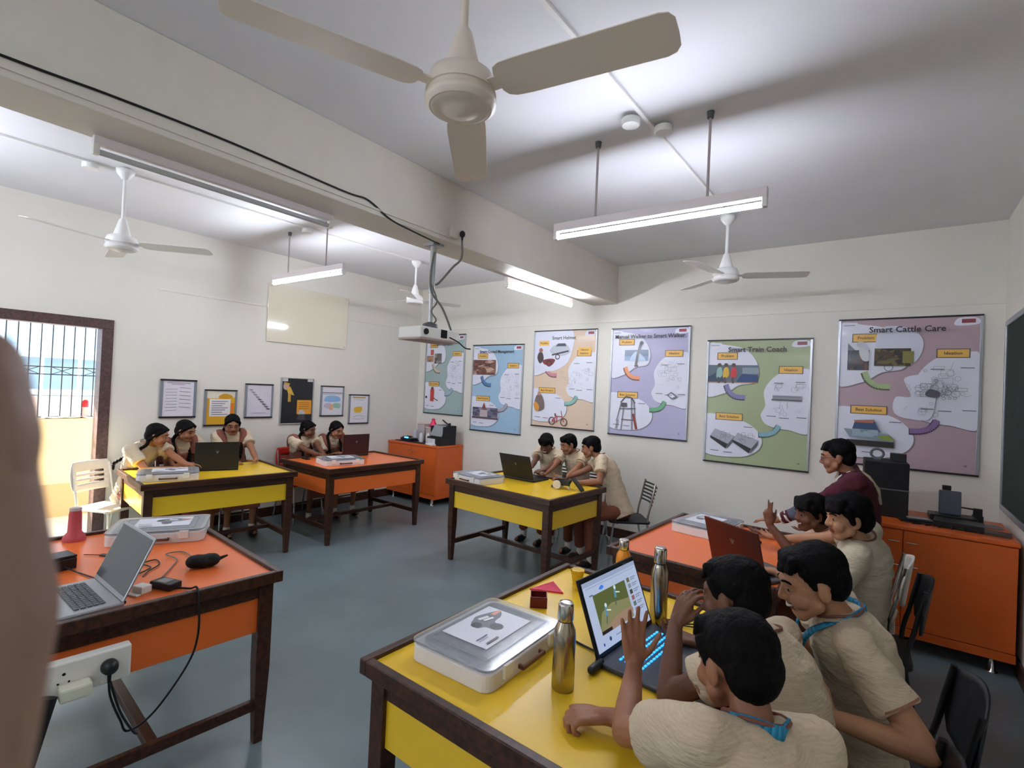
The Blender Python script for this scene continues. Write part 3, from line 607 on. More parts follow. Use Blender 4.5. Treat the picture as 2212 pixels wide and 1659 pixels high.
silver = mat('laptop_silver', (170, 172, 176), .35, .6)
lidd = mat('lid_dark', (44, 42, 38), .4, .3); lidm = mat('lid_maroon', (62, 38, 40), .3, .3); lidr = mat('lid_orange_reflection', (92, 40, 28), .3, .3)  # last lid's colour holds the reflection of the orange table
emb = mat('lid_emblem_grey', (140, 140, 130), .3, .6)
keyd = mat('keys_dark', (40, 42, 46), .5)
keyblue = mat('keys_backlit', (50, 160, 240), .5, emit=.42)
laptop((-2.50, .665), 0, R(24), 'open silver laptop on the lower left orange table, screen dark', silver, silver, mat('keys_silver', (96, 98, 102), .5), screen=mat('screen_grey', (84, 88, 92), .1))
laptop((-5.13, 2.17), R(-110), R(2), 'dark olive laptop lid seen from behind, on the far left yellow table', blackp, lidd, keyd, h=.255, logo=emb)
laptop((-5.235, 3.80), R(-92), R(2), 'dark maroon laptop in front of two girls at the orange table', blackp, lidm, keyd, h=.25, logo=emb)
laptop((-2.97, 4.10), R(178), R(20), 'black laptop in front of three boys on the middle yellow table', blackp, lidd, keyd, h=.255, w=.385, logo=emb)
laptop((-.62, 2.83), R(150), R(16), 'laptop lid on the right orange table, coloured with its orange reflection', greyp, lidr, keyd, h=.25, w=.35, logo=emb)
gam, q5, L5 = laptop((-.733, 1.72), R(86), R(22), 'grey laptop with a lit video page and blue backlit keys on the foreground table', mat('laptop_grey', (70, 74, 84), .35, .4), blackp, keyblue, w=.40, h=.255)
# lit screen picture on the foreground laptop
P = Print(.372, .222, 0); P.scr = True
def smat(rgb):
    return mat('scr_%02x%02x%02x' % tuple(rgb), rgb, .3, emit=.27)
P.mi = lambda rgb: (P.mats.append(smat(rgb)) if smat(rgb) not in P.mats else None, setattr(P.mb, 'mi', P.mats.index(smat(rgb))))
P.rect(0, 0, 1, 1, (150, 162, 186)); P.rect(0, .93, 1, 1, (128, 140, 164)); P.line([(.03, .9), (.97, .9)], .002, (120, 130, 150)); P.blob([(.25, .83), (.3, .87), (.34, .84), (.3, .81)], (52, 110, 190))
P.rect(.12, .2, .72, .78, (74, 82, 44)); P.poly([(.12, .2), (.72, .2), (.72, .5), (.4, .56), (.2, .5), (.12, .3)], (112, 112, 76)); P.blob([(.2, .24), (.4, .34), (.7, .36), (.7, .25), (.4, .2)], (132, 108, 90)); P.rect(.12, .2, .3, .25, (30, 24, 24))
for u, v in ((.26, .42), (.48, .6)): P.line([(u, v), (u+.02, v+.12)], .014, (70, 120, 140)); P.disc(u+.025, v+.15, .007, (180, 190, 200)); P.line([(u, v), (u-.03, v-.1)], .006, (60, 80, 80)); P.line([(u+.02, v+.08), (u+.09, v+.05)], .004, (200, 200, 190))
for i in range(6): P.rect(.745, .72-i*.095, .80, .79-i*.095, [(90, 86, 60), (110, 120, 120), (60, 60, 50), (120, 84, 80), (80, 96, 90), (110, 110, 120)][i]); P.line([(.82, .77-i*.095), (.93, .77-i*.095)], .003, (96, 104, 124)); P.line([(.82, .74-i*.095), (.9, .74-i*.095)], .003, (96, 104, 124))
P.disc(.2, .12, .007, (40, 50, 90)); P.disc(.08, .09, .005, (40, 60, 140)); P.line([(.3, .12), (.6, .12)], .003, (100, 110, 130)); P.line([(.04, .8), (.1, .8)], .004, (70, 80, 100))
o = P.build(L5); o.name = 'screen_picture'
o.matrix_local = Matrix.Translation(q5 @ V((-.186, -.0062, .016))+V((0, .006, .018))) @ q5.to_4x4()
# ---------------------------------------------------------------- kit boxes
clear = mat('lid_clear', (236, 240, 244), .12, trans=.85, ior=1.3); frost = mat('tub_frosted', (238, 232, 228), .5, trans=.08, ior=1.2)
foam = mat('foam_grey', (158, 162, 172), .8, bump=.4, bscale=60, var=.25, vscale=30); paper = mat('paper_white', (226, 228, 234), .5)
def rbox(m, w, d, r, z0, z1, n=5):
    p = []
    for cx, cy, a0 in ((w/2-r, d/2-r, 0), (-w/2+r, d/2-r, PI/2), (-w/2+r, -d/2+r, PI), (w/2-r, -d/2+r, 3*PI/2)):
        for i in range(n+1): a = a0+PI/2*i/n; p.append((cx+r*math.cos(a), cy+r*math.sin(a)))
    return m.prism(p, z0, z1)
def kit(loc, rz, lab, s=1):
    t = thing('kit_box', lab, 'box', (loc[0], loc[1], TT), rz, 'robotics kit boxes'); w, d = .44, .325
    rbox(MB(), w, d, .035, 0, .052).build('tub', frost, t, .003)
    rbox(MB(), w-.05, d-.05, .03, .0522, .0605).build('contents_tray', foam, t)
    rbox(MB(), w+.006, d+.006, .036, .061, .068).build('lid', clear, t, .002)
    for sgn in (-1, 1):
        MB().b2(sgn*.13-.022, sgn*.13+.022, -d/2-.012, -d/2, .022, .064).build('latch', whitep, t, .003)
    m = MB(); m.b2(-.065, .065, -d/2-.022, -d/2-.014, .018, .03); m.b2(-.065, -.055, -d/2-.022, -d/2, .018, .03); m.b2(.055, .065, -d/2-.022, -d/2, .018, .03); m.build('handle', mat('handle_brown', (110, 66, 50), .5), t)
    P = Print(.26, .19, 0); P.rect(0, 0, 1, 1, (222, 224, 232)); P.blob([(.35, .6), (.42, .8), (.5, .85), (.62, .9), (.85, .8), (.98, .7), (.85, .55), (.66, .5), (.6, .3), (.48, .3), (.45, .5)], (120, 124, 134)); P.disc(.42, .68, .02, (70, 72, 80)); P.disc(.56, .36, .024, (84, 88, 96)); P.poly([(.8, .76), (.98, .74), (.96, .66), (.8, .66)], (226, 160, 140))
    P.line([(.56, .78), (.72, .72)], .014, (232, 234, 238)); P.line([(.58, .68), (.74, .62)], .012, (232, 234, 238)); P.line([(.08, .3), (.3, .3)], .005, (110, 120, 150)); P.line([(.08, .24), (.26, .24)], .003, (150, 150, 170)); P.line([(.1, .1), (.34, .1)], .009, (110, 112, 120))
    o = P.build(t); o.name = 'paper_insert'; o.matrix_local = Matrix.Translation((-.12, -.075, .0688)) @ Matrix.Rotation(-PI/2, 4, 'X')
    g = MB()
    for q in ((-.165, .165, .115, .120), (-.165, .165, -.12, -.115), (-.17, -.165, -.12, .12), (.165, .17, -.12, .12)): g.b2(*q, .068, .0715)
    g.build('lid_ridge', clear, t)
    return t
k0 = kit((-1.088, 1.375), R(92), 'large clear lidded kit box nearest the camera on the yellow foreground table')
def kcopy(loc, rz, lab): return place(k0, lab, (loc[0], loc[1], TT), rz)
kcopy((-3.22, 1.09), R(62), 'clear kit box on the lower left orange table behind the silver laptop')
kcopy((-4.98, 1.72), R(70), 'clear kit box on the far left yellow table beside the olive laptop')
kcopy((-4.85, 3.33), R(76), 'clear kit box on the orange table in front of two girls')
kcopy((-3.20, 3.75), R(-12), 'clear kit box at the left corner of the middle yellow table')
kcopy((-.99, 3.58), R(82), 'clear kit box at the far corner of the right orange table')
# ---------------------------------------------------------------- bottles and small things on the foreground table
stl = mat('bottle_steel', (176, 166, 150), .22, 1)
def bottle(x, y, lab, body, grp='metal drinking bottles', h=.26):
    t = thing('steel_bottle', lab, 'bottle', (x, y, TT), 0, grp); k = h/.26
    MB().lathe([(.030, 0), (.034, .004*k), (.0345, .05*k), (.033, .10*k), (.0345, .15*k), (.032, .178*k), (.024, .196*k), (.0215, .203*k)]).build('bottle_body', body, t)
    MB().lathe([(.0205, .203*k), (.0205, .207*k)]).build('seal_ring', blackm, t)
    MB().lathe([(.0235, .207*k), (.0245, .21*k), (.0235, .252*k), (.021, .259*k), (.012, .26*k)]).build('cap', mat('cap_steel', (206, 202, 196), .18, 1), t)
bottle(-.777, 1.346, 'steel bottle in front of the large kit box', stl)
bottle(-.722, 1.975, 'steel bottle standing behind the lit laptop screen', stl, h=.30)
bottle(-.985, 2.215, 'orange bottle with a steel cap behind the lit laptop', mat('bottle_orange', (232, 150, 36), .3, .2), h=.225)
ym = mat('yellow_print', (240, 196, 30), .25, bump=.6, bscale=90, trans=.2)
m = MB(); pr_ = []
for i in range(13): z = i*.0075; pr_.append((.019+.012*(i/12)**2+(.0018 if i % 2 else 0), z))
m.lathe(pr_, n=14, wob=.08); o = m.build('printed_vase', ym); o.location = (-1.13, 2.05, TT); tag(o, 'small yellow ribbed see-through vase near the back corner of the foreground table', 'vase')
m = MB(); m.prism([(0, 0), (.15, .015), (.08, .13)], 0, .006); m.add([V((.005, .004, .0061)), V((.145, .018, .0061)), V((.079, .122, .0061)), V((.076, .05, .016))], [(0, 1, 3), (1, 2, 3), (2, 0, 3)])
o = m.build('pink_triangle', mat('pink_plastic', (214, 24, 72), .35)); o.location = (-1.285, 1.895, TT); o.rotation_euler = (0, 0, .35); tag(o, 'flat crimson pink plastic triangle on the foreground table', 'triangle')
m = MB(); w = .07
m.b2(0, w, 0, w, 0, .003); m.b2(0, .003, 0, w, 0, .045); m.b2(w-.003, w, 0, w, 0, .045); m.b2(.003, w-.003, 0, .003, 0, .045); m.b2(.003, w-.003, w-.003, w, 0, .045)
o = m.build('small_open_box', mat('dark_red', (104, 22, 22), .45)); o.location = (-1.175, 1.74, TT); o.rotation_euler = (0, 0, .6); tag(o, 'small dark red open box behind the large kit box', 'box')
def cord(pts, r, lab, m=wire, grp=None, nm='cable'): return tag(MB().tube(smoothpts([V(p) for p in pts], 8), r, 6).build(nm, m), lab, 'cable', grp)
z = TT+.005
cord([(-.80, 1.60, z), (-.90, 1.62, z), (-1.0, 1.68, z), (-1.02, 1.60, z), (-.97, 1.55, z), (-.92, 1.58, z)], .004, 'dark cable curling out of the left side of the lit laptop')
cord([(-.72, 1.93, z), (-.66, 2.0, z), (-.55, 2.02, z+.005), (-.52, 1.96, z), (-.60, 1.93, z), (-.66, 1.98, z+.004), (-.56, 2.08, z), (-.46, 2.05, z), (-.50, 2.0, z), (-.60, 2.06, z)], .0028, 'tangled thin black wires right of the lit laptop')
cord([(-.70, 2.02, z), (-.6, 2.12, z), (-.5, 2.14, z)], .0028, 'single thin black wire behind the tall steel bottle')
o = MB().capsule((0, -.03, 0), (0, .03, 0), .014).build('audio_knob', blackp); o.location = (-.745, 1.50, TT+.014); tag(o, 'short black rod at the hinge corner of the lit laptop', 'rod')
# ---------------------------------------------------------------- things on the lower left table
ch = thing('power_adapter', 'black laptop charger brick near the front edge of the lower left table', 'charger', (-2.415, .845, TT), R(20))
MB().b2(-.055, .055, -.03, .03, 0, .03).build('brick', blackp, ch, .005); MB().b2(-.03, .02, -.02, .02, .030, .0305).build('label', mat('label_grey', (150, 150, 150), .5), ch)
ch = thing('wall_charger', 'white charger block left of the black charger brick', 'charger', (-2.43, .765, TT), R(20))
MB().b2(-.028, .028, -.022, .022, 0, .03).build('block', whitep, ch, .004); MB().b2(-.05, .03, -.045, -.025, 0, .006).build('cable_tail', whitep, ch, .002)
o = MB(); random.seed(5)
for i in range(7): a = i/6; o.ell((-.035+.07*a, .004*math.sin(a*9), .030), (.036, .036+.004*(i % 2), .029))
o.cone((.06, 0, .03), (.10, .01, .04), .01, .004); o = o.build('cloth_pouch', blackm); o.location = (-2.56, 1.045, TT); o.rotation_euler = (0, 0, 1.2); tag(o, 'crumpled black pouch with a pointed end on the lower left table', 'pouch')
cord([(-2.60, .82, z), (-2.66, .86, z), (-2.72, .92, z), (-2.80, .93, z), (-2.78, .87, z), (-2.70, .88, z), (-2.64, .80, z)], .003, 'thin dark cable loop right of the silver laptop screen')
cord([(-2.52, .86, z), (-2.62, .93, z), (-2.74, 1.0, z), (-2.82, .98, z+.01), (-2.84, 1.06, z), (-2.70, 1.05, z+.01), (-2.62, 1.05, z)], .003, 'thin wire running from the charger to the black pouch', wg)
cord([(-2.37, .87, z), (-2.31, .90, z+.005), (-2.262, .905, z+.02), (-2.236, .905, .74), (-2.232, .905, .60), (-2.26, .88, .48), (-2.34, .80, .30), (-2.42, .74, .22), (-2.38, .70, .30), (-2.29, .64, .45), (-2.245, .62, .54), (-2.235, .62, .58)], .0045, 'grey cable hanging over the table edge down to the socket strip')
fb = thing('adapter_box', 'black angular adapter half hidden behind the fingertip on the lower left table', 'adapter', (-2.97, .60, TT), R(8))
MB().b2(-.05, .05, -.06, .06, 0, .05).build('case', blackp, fb, .004); MB().b2(-.05, .05, -.06, .06, .052, .062).build('lid', blackp, fb, .003)
cord([(-2.91, .62, TT+.02), (-2.85, .65, z), (-2.72, .68, z), (-2.69, .675, z)], .003, 'thin cable from the black adapter to the silver laptop')
pc = thing('pink_bottle', 'matt pink red bottle with a wide foot at the back of the lower left table', 'bottle', (-3.42, .76, TT))
MB().lathe([(.05, 0), (.05, .012), (.043, .03), (.03, .045), (.027, .14), (.024, .155)]).build('bottle_body', mat('pink_red', (190, 74, 80), .5), pc); MB().lathe([(.026, .156), (.026, .168), (.022, .172)]).build('cap', mat('cap_grey', (190, 170, 170), .4), pc)
m = MB(); m.box((0, 0, .004), (.07, .02, .008)); m.cone((-.03, 0, .004), (-.11, -.02, .004), .002, .002, 6); o = m.build('usb_stick', blackp); o.location = (-3.02, .80, TT); o.rotation_euler = (0, 0, .5); tag(o, 'thin dark stylus with a wire tail lying on the lower left table', 'stylus')
m = MB(); m.ell((0, 0, .012), (.035, .018, .012)); o = m.build('red_clip', mat('clip_red', (150, 60, 50), .4)); o.location = (-3.26, .90, TT); tag(o, 'small reddish clip lying left of the kit box at lower left', 'clip')
m = MB(); m.ell((0, 0, .010), (.02, .014, .01)); o = m.build('black_clip', blackp); o.location = (-3.24, .98, TT); tag(o, 'tiny black clip next to the reddish clip at lower left', 'clip')
# power strip on the table side
ps = thing('power_strip', 'white socket strip fixed to the end of the lower left table', 'power strip', (-2.222, .52, .625), PI/2+R(-3.7))
MB().b2(-.20, .145, -.045, -.0, -.058, .058).build('strip_body', whitep, ps, .006)
for k, u in enumerate((-.13, -.04, .08)):
    g = MB()
    for a, b, r in ((0, .02, .005), (-.014, -.008, .0035), (.014, -.008, .0035), (-.012, -.02, .002), (.012, -.02, .002)): g.cone((u+a, -.046, b), (u+a, -.0448, b), r, r, 10)
    g.build('outlet', blackm, ps)
pl = MB().lathe([(.024, 0), (.026, .01), (.022, .03), (.008, .038)], (.08, -.046, .005), rot=Matrix.Rotation(PI/2, 3, 'X')).cone((.08, -.06, -.01), (.08, -.06, -.05), .007, .005).build('plug', blackp, ps)
MB().b2(-.055, .03, -.10, -.046, -.055, -.01).build('white_adapter', mat('adapter_ivory', (222, 222, 200), .4), ps, .008)
cord([(-2.18, .60, .59), (-2.16, .62, .5), (-2.22, .66, .4), (-2.30, .72, .28), (-2.36, .75, .23)], .004, 'black cable from the plug down to the floor stretcher')
tag(MB().tube(smoothpts([(-2.15, .43, .60), (-2.13, .40, .5), (-2.08, .34, .3), (-2.02, .30, .12), (-1.98, .29, .02)]), [.03]*33, 10).build('black_conduit', blackm), 'thick black flexible hose hanging from the socket strip to the floor', 'hose')
# ---------------------------------------------------------------- robot on the middle table
rv = thing('robot_vehicle', 'small black two wheeled robot vehicle with a yellow block on the middle table', 'robot', (-2.43, 4.06, TT), R(10))
MB().b2(-.06, .07, -.035, .035, .035, .085).build('chassis', blackp, rv, .004)
for s in (-1, 1): MB().lathe([(.035, -.01), (.04, -.008), (.04, .008), (.035, .01)], (-.045, s*.05, .04), rot=Matrix.Rotation(PI/2, 3, 'X')).build('wheel', mat('wheel_cream', (222, 212, 190), .6), rv)
MB().ell((.055, 0, .015), .014).build('caster', whitep, rv)
MB().b2(-.07, .01, -.04, .04, .10, .104).build('top_plate', greyp, rv); MB().b2(-.01, .02, -.015, .015, .104, .14).build('camera_module', blackp, rv, .002)
MB().box((.10, 0, .05), (.05, .03, .07), Matrix.Rotation(.6, 3, 'Y')).build('yellow_block', mat('block_yellow', (230, 200, 60), .4), rv, .003)
MB().box((.14, 0, .058), (.018, .07, .15), Matrix.Rotation(-.75, 3, 'Y')).build('ramp_arm', blackp, rv, .002)
MB().box((-.085, -.01, .015), (.05, .04, .02)).build('motor', mat('motor_blue', (70, 90, 120), .4), rv, .002)
mo = thing('computer_mouse', 'black mouse under the hand on the right orange table', 'mouse', (-.685, 3.50, TT), R(70))
MB().ell((0, 0, .012), (.03, .05, .016)).build('shell', blackp, mo); MB().cone((-.003, .025, .026), (.003, .025, .026), .007, .007).build('wheel', greyp, mo)
tg = MB().b2(-.06, .06, -.02, .02, 0, .018).build('battery_pack', blackp, None, .004); tg.location = (-5.32, 3.20, TT); tag(tg, 'small black battery pack by the arms of the girl at the orange table', 'battery')
# ---------------------------------------------------------------- on the corner cabinet
tr_ = MB().b2(-5.90, -5.20, 4.97, 5.30, CL, CL+.012).build('tray', blackp, None, .003); tag(tr_, 'flat black tray on the corner cabinet', 'tray')
ro = thing('router', 'black router with a glowing blue light on the corner cabinet', 'router', (-5.72, 5.08, CL+.013), R(-10))
MB().box((0, 0, .02), (.26, .14, .035)).build('case', blackp, ro, .006); MB().box((.02, -.06, .045), (.07, .03, .014)).build('light', mat('blue_glow', (40, 130, 255), .4, emit=3), ro, .003); MB().box((-.1, .03, .042), (.12, .1, .012), Matrix.Rotation(.1, 3, 'X')).build('flap', blackp, ro)
pd = thing('desktop_printer', 'black open fronted desktop machine with a handle on the corner cabinet', 'printer', (-5.13, 5.16, CL), R(-4))
MB().b2(-.14, .14, -.15, .15, 0, .115).build('base', blackp, pd, .006)
for s in (-.13, .13): MB().box((s, .03, .19), (.02, .24, .15), Matrix.Rotation(0, 3, 'X')).build('side', blackp, pd, .004)
MB().box((0, -.07, .2), (.25, .012, .17), Matrix.Rotation(-.5, 3, 'X')).build('window', mat('visor_clear', (170, 176, 180), .1, trans=.3), pd, .002)
MB().b2(-.13, .14, .02, .15, .25, .275).build('top', blackp, pd, .004)
MB().box((.06, .02, .315), (.16, .02, .014), Matrix.Rotation(.45, 3, 'Y')).box((.125, .03, .29), (.02, .03, .05)).build('top_handle', blackp, pd, .002)
MB().b2(-.125, .04, -.156, -.15, .02, .09).build('front_label', mat('label_white', (214, 214, 214), .6, var=.2, vscale=60), pd)
bt = mat('jar_white', (222, 222, 226), .4, trans=.2)
for x, y, h, r, lab in ((-5.80, 5.27, .15, .035, 'white bottle behind the router on the corner cabinet'), (-5.46, 5.08, .13, .03, 'white bottle in front of the clear jars on the corner cabinet'), (-5.30, 5.06, .14, .03, 'white bottle right of the clear jars on the corner cabinet')):
    t = thing('plastic_bottle', lab, 'bottle', (x, y, CL+.013)); MB().lathe([(r, 0), (r, h*.8), (r*.7, h*.9)]).build('bottle_body', bt, t); MB().lathe([(r*.6, h*.9), (r*.6, h)]).build('cap', whitep, t)
jc = mat('jar_clear', (232, 220, 214), .1, trans=.5)
for x, y, h, lab in ((-5.60, 5.25, .24, 'clear boxy jar left of the pink flask on the corner cabinet'), (-5.40, 5.23, .20, 'clear boxy jar under the pink flask on the corner cabinet')):
    t = thing('clear_jar', lab, 'jar', (x, y, CL+.013)); MB().b2(-.075, .075, -.06, .06, 0, h).build('jar_body', jc, t, .01); MB().b2(-.078, .078, -.063, .063, h+.001, h+.014).build('lid', mat('jar_lid', (214, 190, 180), .4), t, .004); MB().b2(-.05, .04, -.05, .05, .012, h*.6).build('contents', mat('jar_stuff', (150, 120, 110), .8, var=.4, vscale=50), t)
fk = MB().lathe([(.065, 0), (.06, .02), (.03, .08), (.022, .12), (.026, .125)]).build('pink_flask', mat('flask_pink', (226, 36, 92), .3)); fk.location = (-5.38, 5.23, CL+.013+.215); tag(fk, 'bright pink conical flask on top of the clear jar', 'flask')
o = MB().box((0, 0, .012), (.14, .09, .022), Matrix.Rotation(.08, 3, 'Y')).build('crumpled_paper', mat('paper_crumple', (226, 224, 222), .8, bump=1, bscale=20), None, .008); o.location = (-5.15, 4.975, CL); tag(o, 'crumpled white paper in front of the black printer', 'paper')
# ---------------------------------------------------------------- on the right cabinet
sp = thing('computer_tower', 'tall black cabinet like computer tower on the right orange cabinet', 'computer', (-.03, 4.80, CR), R(4))
MB().b2(-.15, .12, -.12, .20, 0, .20).build('lower_case', blackp, sp, .006); MB().b2(-.15, .12, -.12, .20, .205, .40).build('upper_case', blackm, sp, .006); MB().b2(-.152, .122, -.124, .2, .198, .207).build('seam_strip', greyp, sp)
o = MB().b2(-.05, .05, -.04, .04, 0, .06).build('black_block', blackp, None, .003); o.location = (.03, 4.86, CR+.40); tag(o, 'small black block on top of the black tower', 'block')
m = MB().tube([(.04*math.cos(a), 0, .045+.035*math.sin(a)) for a in [i*2*PI/20 for i in range(20)]], .009, 8, True).box((0, 0, .006), (.05, .04, .012)); o = m.build('grey_ring', greyp); o.location = (-.10, 4.86, CR+.40); tag(o, 'round grey headphone like ring on top of the black tower', 'headphones')
tb = thing('tablet_stand', 'grey upright tablet like device on a black base at right', 'device', (.34, 4.93, CR), R(3))
MB().b2(-.12, .14, -.10, .06, 0, .045).build('base', blackp, tb, .005); MB().box((0, .0, .13), (.125, .035, .17), Matrix.Rotation(-.08, 3, 'X')).build('panel', mat('panel_slate', (86, 90, 102), .4), tb, .005); MB().box((-.02, 0, .235), (.05, .03, .035)).build('top_knob', blackp, tb, .004)
def slab(x, y, w, d, h, rz, c, lab, nm='document_tray', cat='tray', z=CR):
    o = MB().b2(-w/2, w/2, -d/2, d/2, 0, h).build(nm, c, None, .003); o.location = (x, y, z); o.rotation_euler = (0, 0, rz); return tag(o, lab, cat)
slab(.14, 4.66, .20, .12, .022, .2, blackp, 'flat black box between the tower and the grey device', 'flat_box', 'box')
slab(.15, 4.66, .12, .06, .006, .25, mat('pale_strip', (150, 150, 146), .5), 'pale strip lying on the flat black box', 'strip', 'strip', CR+.023)
slab(.37, 4.66, .26, .18, .045, -.1, blackp, 'low black box in front of the grey upright device', 'flat_box', 'box')
slab(.55, 4.60, .15, .10, .02, -.2, mat('dark_brown_box', (66, 56, 50), .5), 'small dark brown box at the right end of the right cabinet', 'flat_box', 'box')
slab(.55, 4.86, .13, .09, .012, .1, mat('grey_board', (120, 120, 116), .5), 'grey board at the right rear of the right cabinet', 'circuit_board', 'board')
cl = thing('clamp_lamp', 'small black clamp device near the right wall on the cabinet', 'device', (.50, 5.0, CR)); MB().b2(-.03, .03, -.03, .03, 0, .05).build('base', blackp, cl, .003); MB().box((0, 0, .075), (.05, .03, .05)).build('head', blackp, cl, .003); MB().cone((0, 0, .09), (-.10, 0, .095), .006, .005).build('arm', blackp, cl)
for i in range(6):
    a = random.uniform(-.1, .1); zc = CR+.006; cord([(.05+.06*i, 4.60, zc), (.1+.06*i, 4.55+a, zc), (.17+.055*i, 4.575, zc+.004*i), (.12+.07*i, 4.54, zc)], .004, ('thin black cord %s on the front of the right cabinet' % ('nearest the tower', 'second from the tower', 'left of the middle', 'right of the middle', 'second from the wall', 'nearest the right wall')[i]), wire, 'cords on the right cabinet')
# ---------------------------------------------------------------- chairs
def chair(kind, loc, rz, lab, col, legm):
    t = thing('chair', lab, 'chair', (loc[0], loc[1], 0), rz, 'classroom chairs'); SH = .43
    w = .20
    # local: sitter faces +y; back at -y
    m = MB(); rbox(m, .40, .40, .05, SH-.012, SH+.008); m.build('seat', col, t, .004)
    for sx in (-1, 1):
        MB().tube(smoothpts([(sx*.19, .20, 0), (sx*.175, .16, SH-.03), (sx*.175, .12, SH-.015)]), .011).build('leg', legm, t)
        MB().tube(smoothpts([(sx*.19, -.24, 0), (sx*.175, -.17, SH-.02), (sx*.175, -.20, .62), (sx*.17, -.235, .80)]), .011).build('rear_leg', legm, t)
    MB().cone((-.18, .15, .2), (.18, .15, .2), .008, .008, 8).build('stretcher', legm, t)
    if kind == 'slat':
        for i in range(6): MB().tube(smoothpts([(-.172, -.205-.008*i, .60+i*.034), (0, -.235-.008*i, .60+i*.034), (.172, -.205-.008*i, .60+i*.034)]), .009).build('back_slat', col, t)
    else:
        pts = []; n = 14; H0, H1 = (.56, .83)
        def sh(u, v): return V((u*.20*(1-.12*v*v), -.20-.035*(v+1)*.5-.035*(1-u*u), H0+(H1-H0)*(v+1)/2))
        g = MB(); N = 12; th = .008; skip = set()
        if kind == 'slot': skip = {(i, j) for i in range(2, N-2) for j in (3, 5, 7)}
        def cell(i, j):
            def mp(a, b):
                u, v = -1+2*a/N, -1+2*b/N
                if kind == 'oval': k = max(abs(u), abs(v), 1e-6)/max(math.hypot(u, v), 1e-6); k = .35+.65*k; return u*k, v*k
                return u, v
            q = [mp(i, j), mp(i+1, j), mp(i+1, j+1), mp(i, j+1)]; f = [sh(*p) for p in q]; bk = [p+V((0, -th, 0)) for p in f]
            fs = [(0, 1, 2, 3), (7, 6, 5, 4)]
            for a, (di, dj) in enumerate(((0, -1), (1, 0), (0, 1), (-1, 0))):
                ni, nj = i+di, j+dj
                if not (0 <= ni < N and 0 <= nj < N) or (ni, nj) in skip: fs.append((a, (a+1) % 4, 4+(a+1) % 4, 4+a))
            g.add(f+bk, fs, True)
        for i in range(N):
            for j in range(N):
                if (i, j) not in skip: cell(i, j)
        g.build('backrest', col, t)
    return t
cw = mat('chair_white', (226, 220, 208), .45); cbk = mat('chair_black', (26, 26, 30), .5); crd = mat('chair_red', (190, 44, 30), .45)
# ---------------------------------------------------------------- people
def remesh(mb, voxel, smooth_it, name, mats, parent, wrinkle=0, wscale=14, seed=0, aniso=None, matfn=None, sm=.6):
    me = mb.mesh(name+'_src', mats); o = bpy.data.objects.new('tmp', me); COL.objects.link(o)
    r = o.modifiers.new('r', 'REMESH'); r.mode = 'VOXEL'; r.voxel_size = voxel; r.use_smooth_shade = True
    if smooth_it: q = o.modifiers.new('s', 'SMOOTH'); q.iterations = smooth_it; q.factor = sm
    dg = bpy.context.evaluated_depsgraph_get(); nm = bpy.data.meshes.new_from_object(o.evaluated_get(dg)); nm.name = name
    bpy.data.objects.remove(o); bpy.data.meshes.remove(me)
    nm.materials.clear()
    for m_ in (mats if isinstance(mats, (list, tuple)) else [mats]): nm.materials.append(m_)
    if wrinkle:
        sd = V((seed*3.1, seed*1.7, seed*.9))
        nv = [(v.co.copy(), v.normal.copy()) for v in nm.vertices]; out = []
        for co, no in nv:
            p = co*wscale
            if aniso: p = V((p.x*aniso[0], p.y*aniso[1], p.z*aniso[2]))
            k = (1-abs(noise.noise(p+sd))*2)*.6+noise.noise(p*.45+sd)*.8
            q = co+no*(k*wrinkle); out += [q.x, q.y, q.z]
        nm.vertices.foreach_set('co', out); nm.update()
    if matfn:
        for f in nm.polygons: f.material_index = matfn(f.center)
    o = bpy.data.objects.new(name, nm); COL.objects.link(o)
    if parent is not None: o.parent = parent
    return o
def ik(S, Wt, l1, l2, pole):
    d = Wt-S; L = min(d.length, (l1+l2)*.995); d.normalize(); Wt = S+d*L
    a = (l1*l1-l2*l2+L*L)/(2*L); h = math.sqrt(max(l1*l1-a*a, 0)); p = V(pole)-d*V(pole).dot(d)
    return S+d*a+(p.normalized() if p.length > 1e-6 else V((0, 0, -1)))*h, Wt
def hand(m, Wt, fdir, thumb, curl=.35, s=1., spread=.12, pose=None):
    f = V(fdir).normalized(); t = V(thumb); t = (t-f*t.dot(f)).normalized(); n = f.cross(t)  # palm faces -n or +n by side
    # n is chosen so that fingers curl towards -n*side; side from caller via sign of n
    pal = n if pose is None or pose.get('flip', 1) > 0 else -n
    K = Wt+f*.078*s
    for i in range(4):
        off = (-.026+.0175*(3-i))*s; base = K+t*off+f*((.004, .008, .005, -.003)[i])*s
        m.capsule(Wt+t*off*.6+f*.012*s, base, .0135*s, .0115*s, 8, 3)
        ln = (.068, .076, .070, .054)[i]*s; c = curl if not pose or 'c' not in pose else pose['c'][i]; sp = (1.5-i)*spread*(1 if not pose or 'c' not in pose or c < .6 else .2)
        d = (f+t*sp).normalized(); p = base; ang = c*.6
        for q, frac in enumerate((.42, .32, .26)):
            dd = (d*math.cos(ang)+pal*math.sin(ang)).normalized(); e = p+dd*ln*frac; m.capsule(p, e, (.0088, .008, .0074)[q]*s, (.008, .0074, .0066)[q]*s, 8, 3); p = e; ang += c*1.0
    tc = .5 if not pose else pose.get('thumb', .5)
    b = Wt+t*.018*s+f*.018*s; d1 = (f*.65+t*(.9-.5*tc)+pal*.35*tc).normalized(); e = b+d1*.038*s; m.capsule(b, e, .0125*s, .010*s, 8, 3)
    d2 = (f*.85+t*(.6-.6*tc)+pal*.3*tc).normalized(); e2 = e+d2*.03*s; m.capsule(e, e2, .0098*s, .0085*s, 8, 3); m.capsule(e2, e2+(d2+pal*.2*tc).normalized()*.022*s, .0085*s, .007*s, 8, 3)
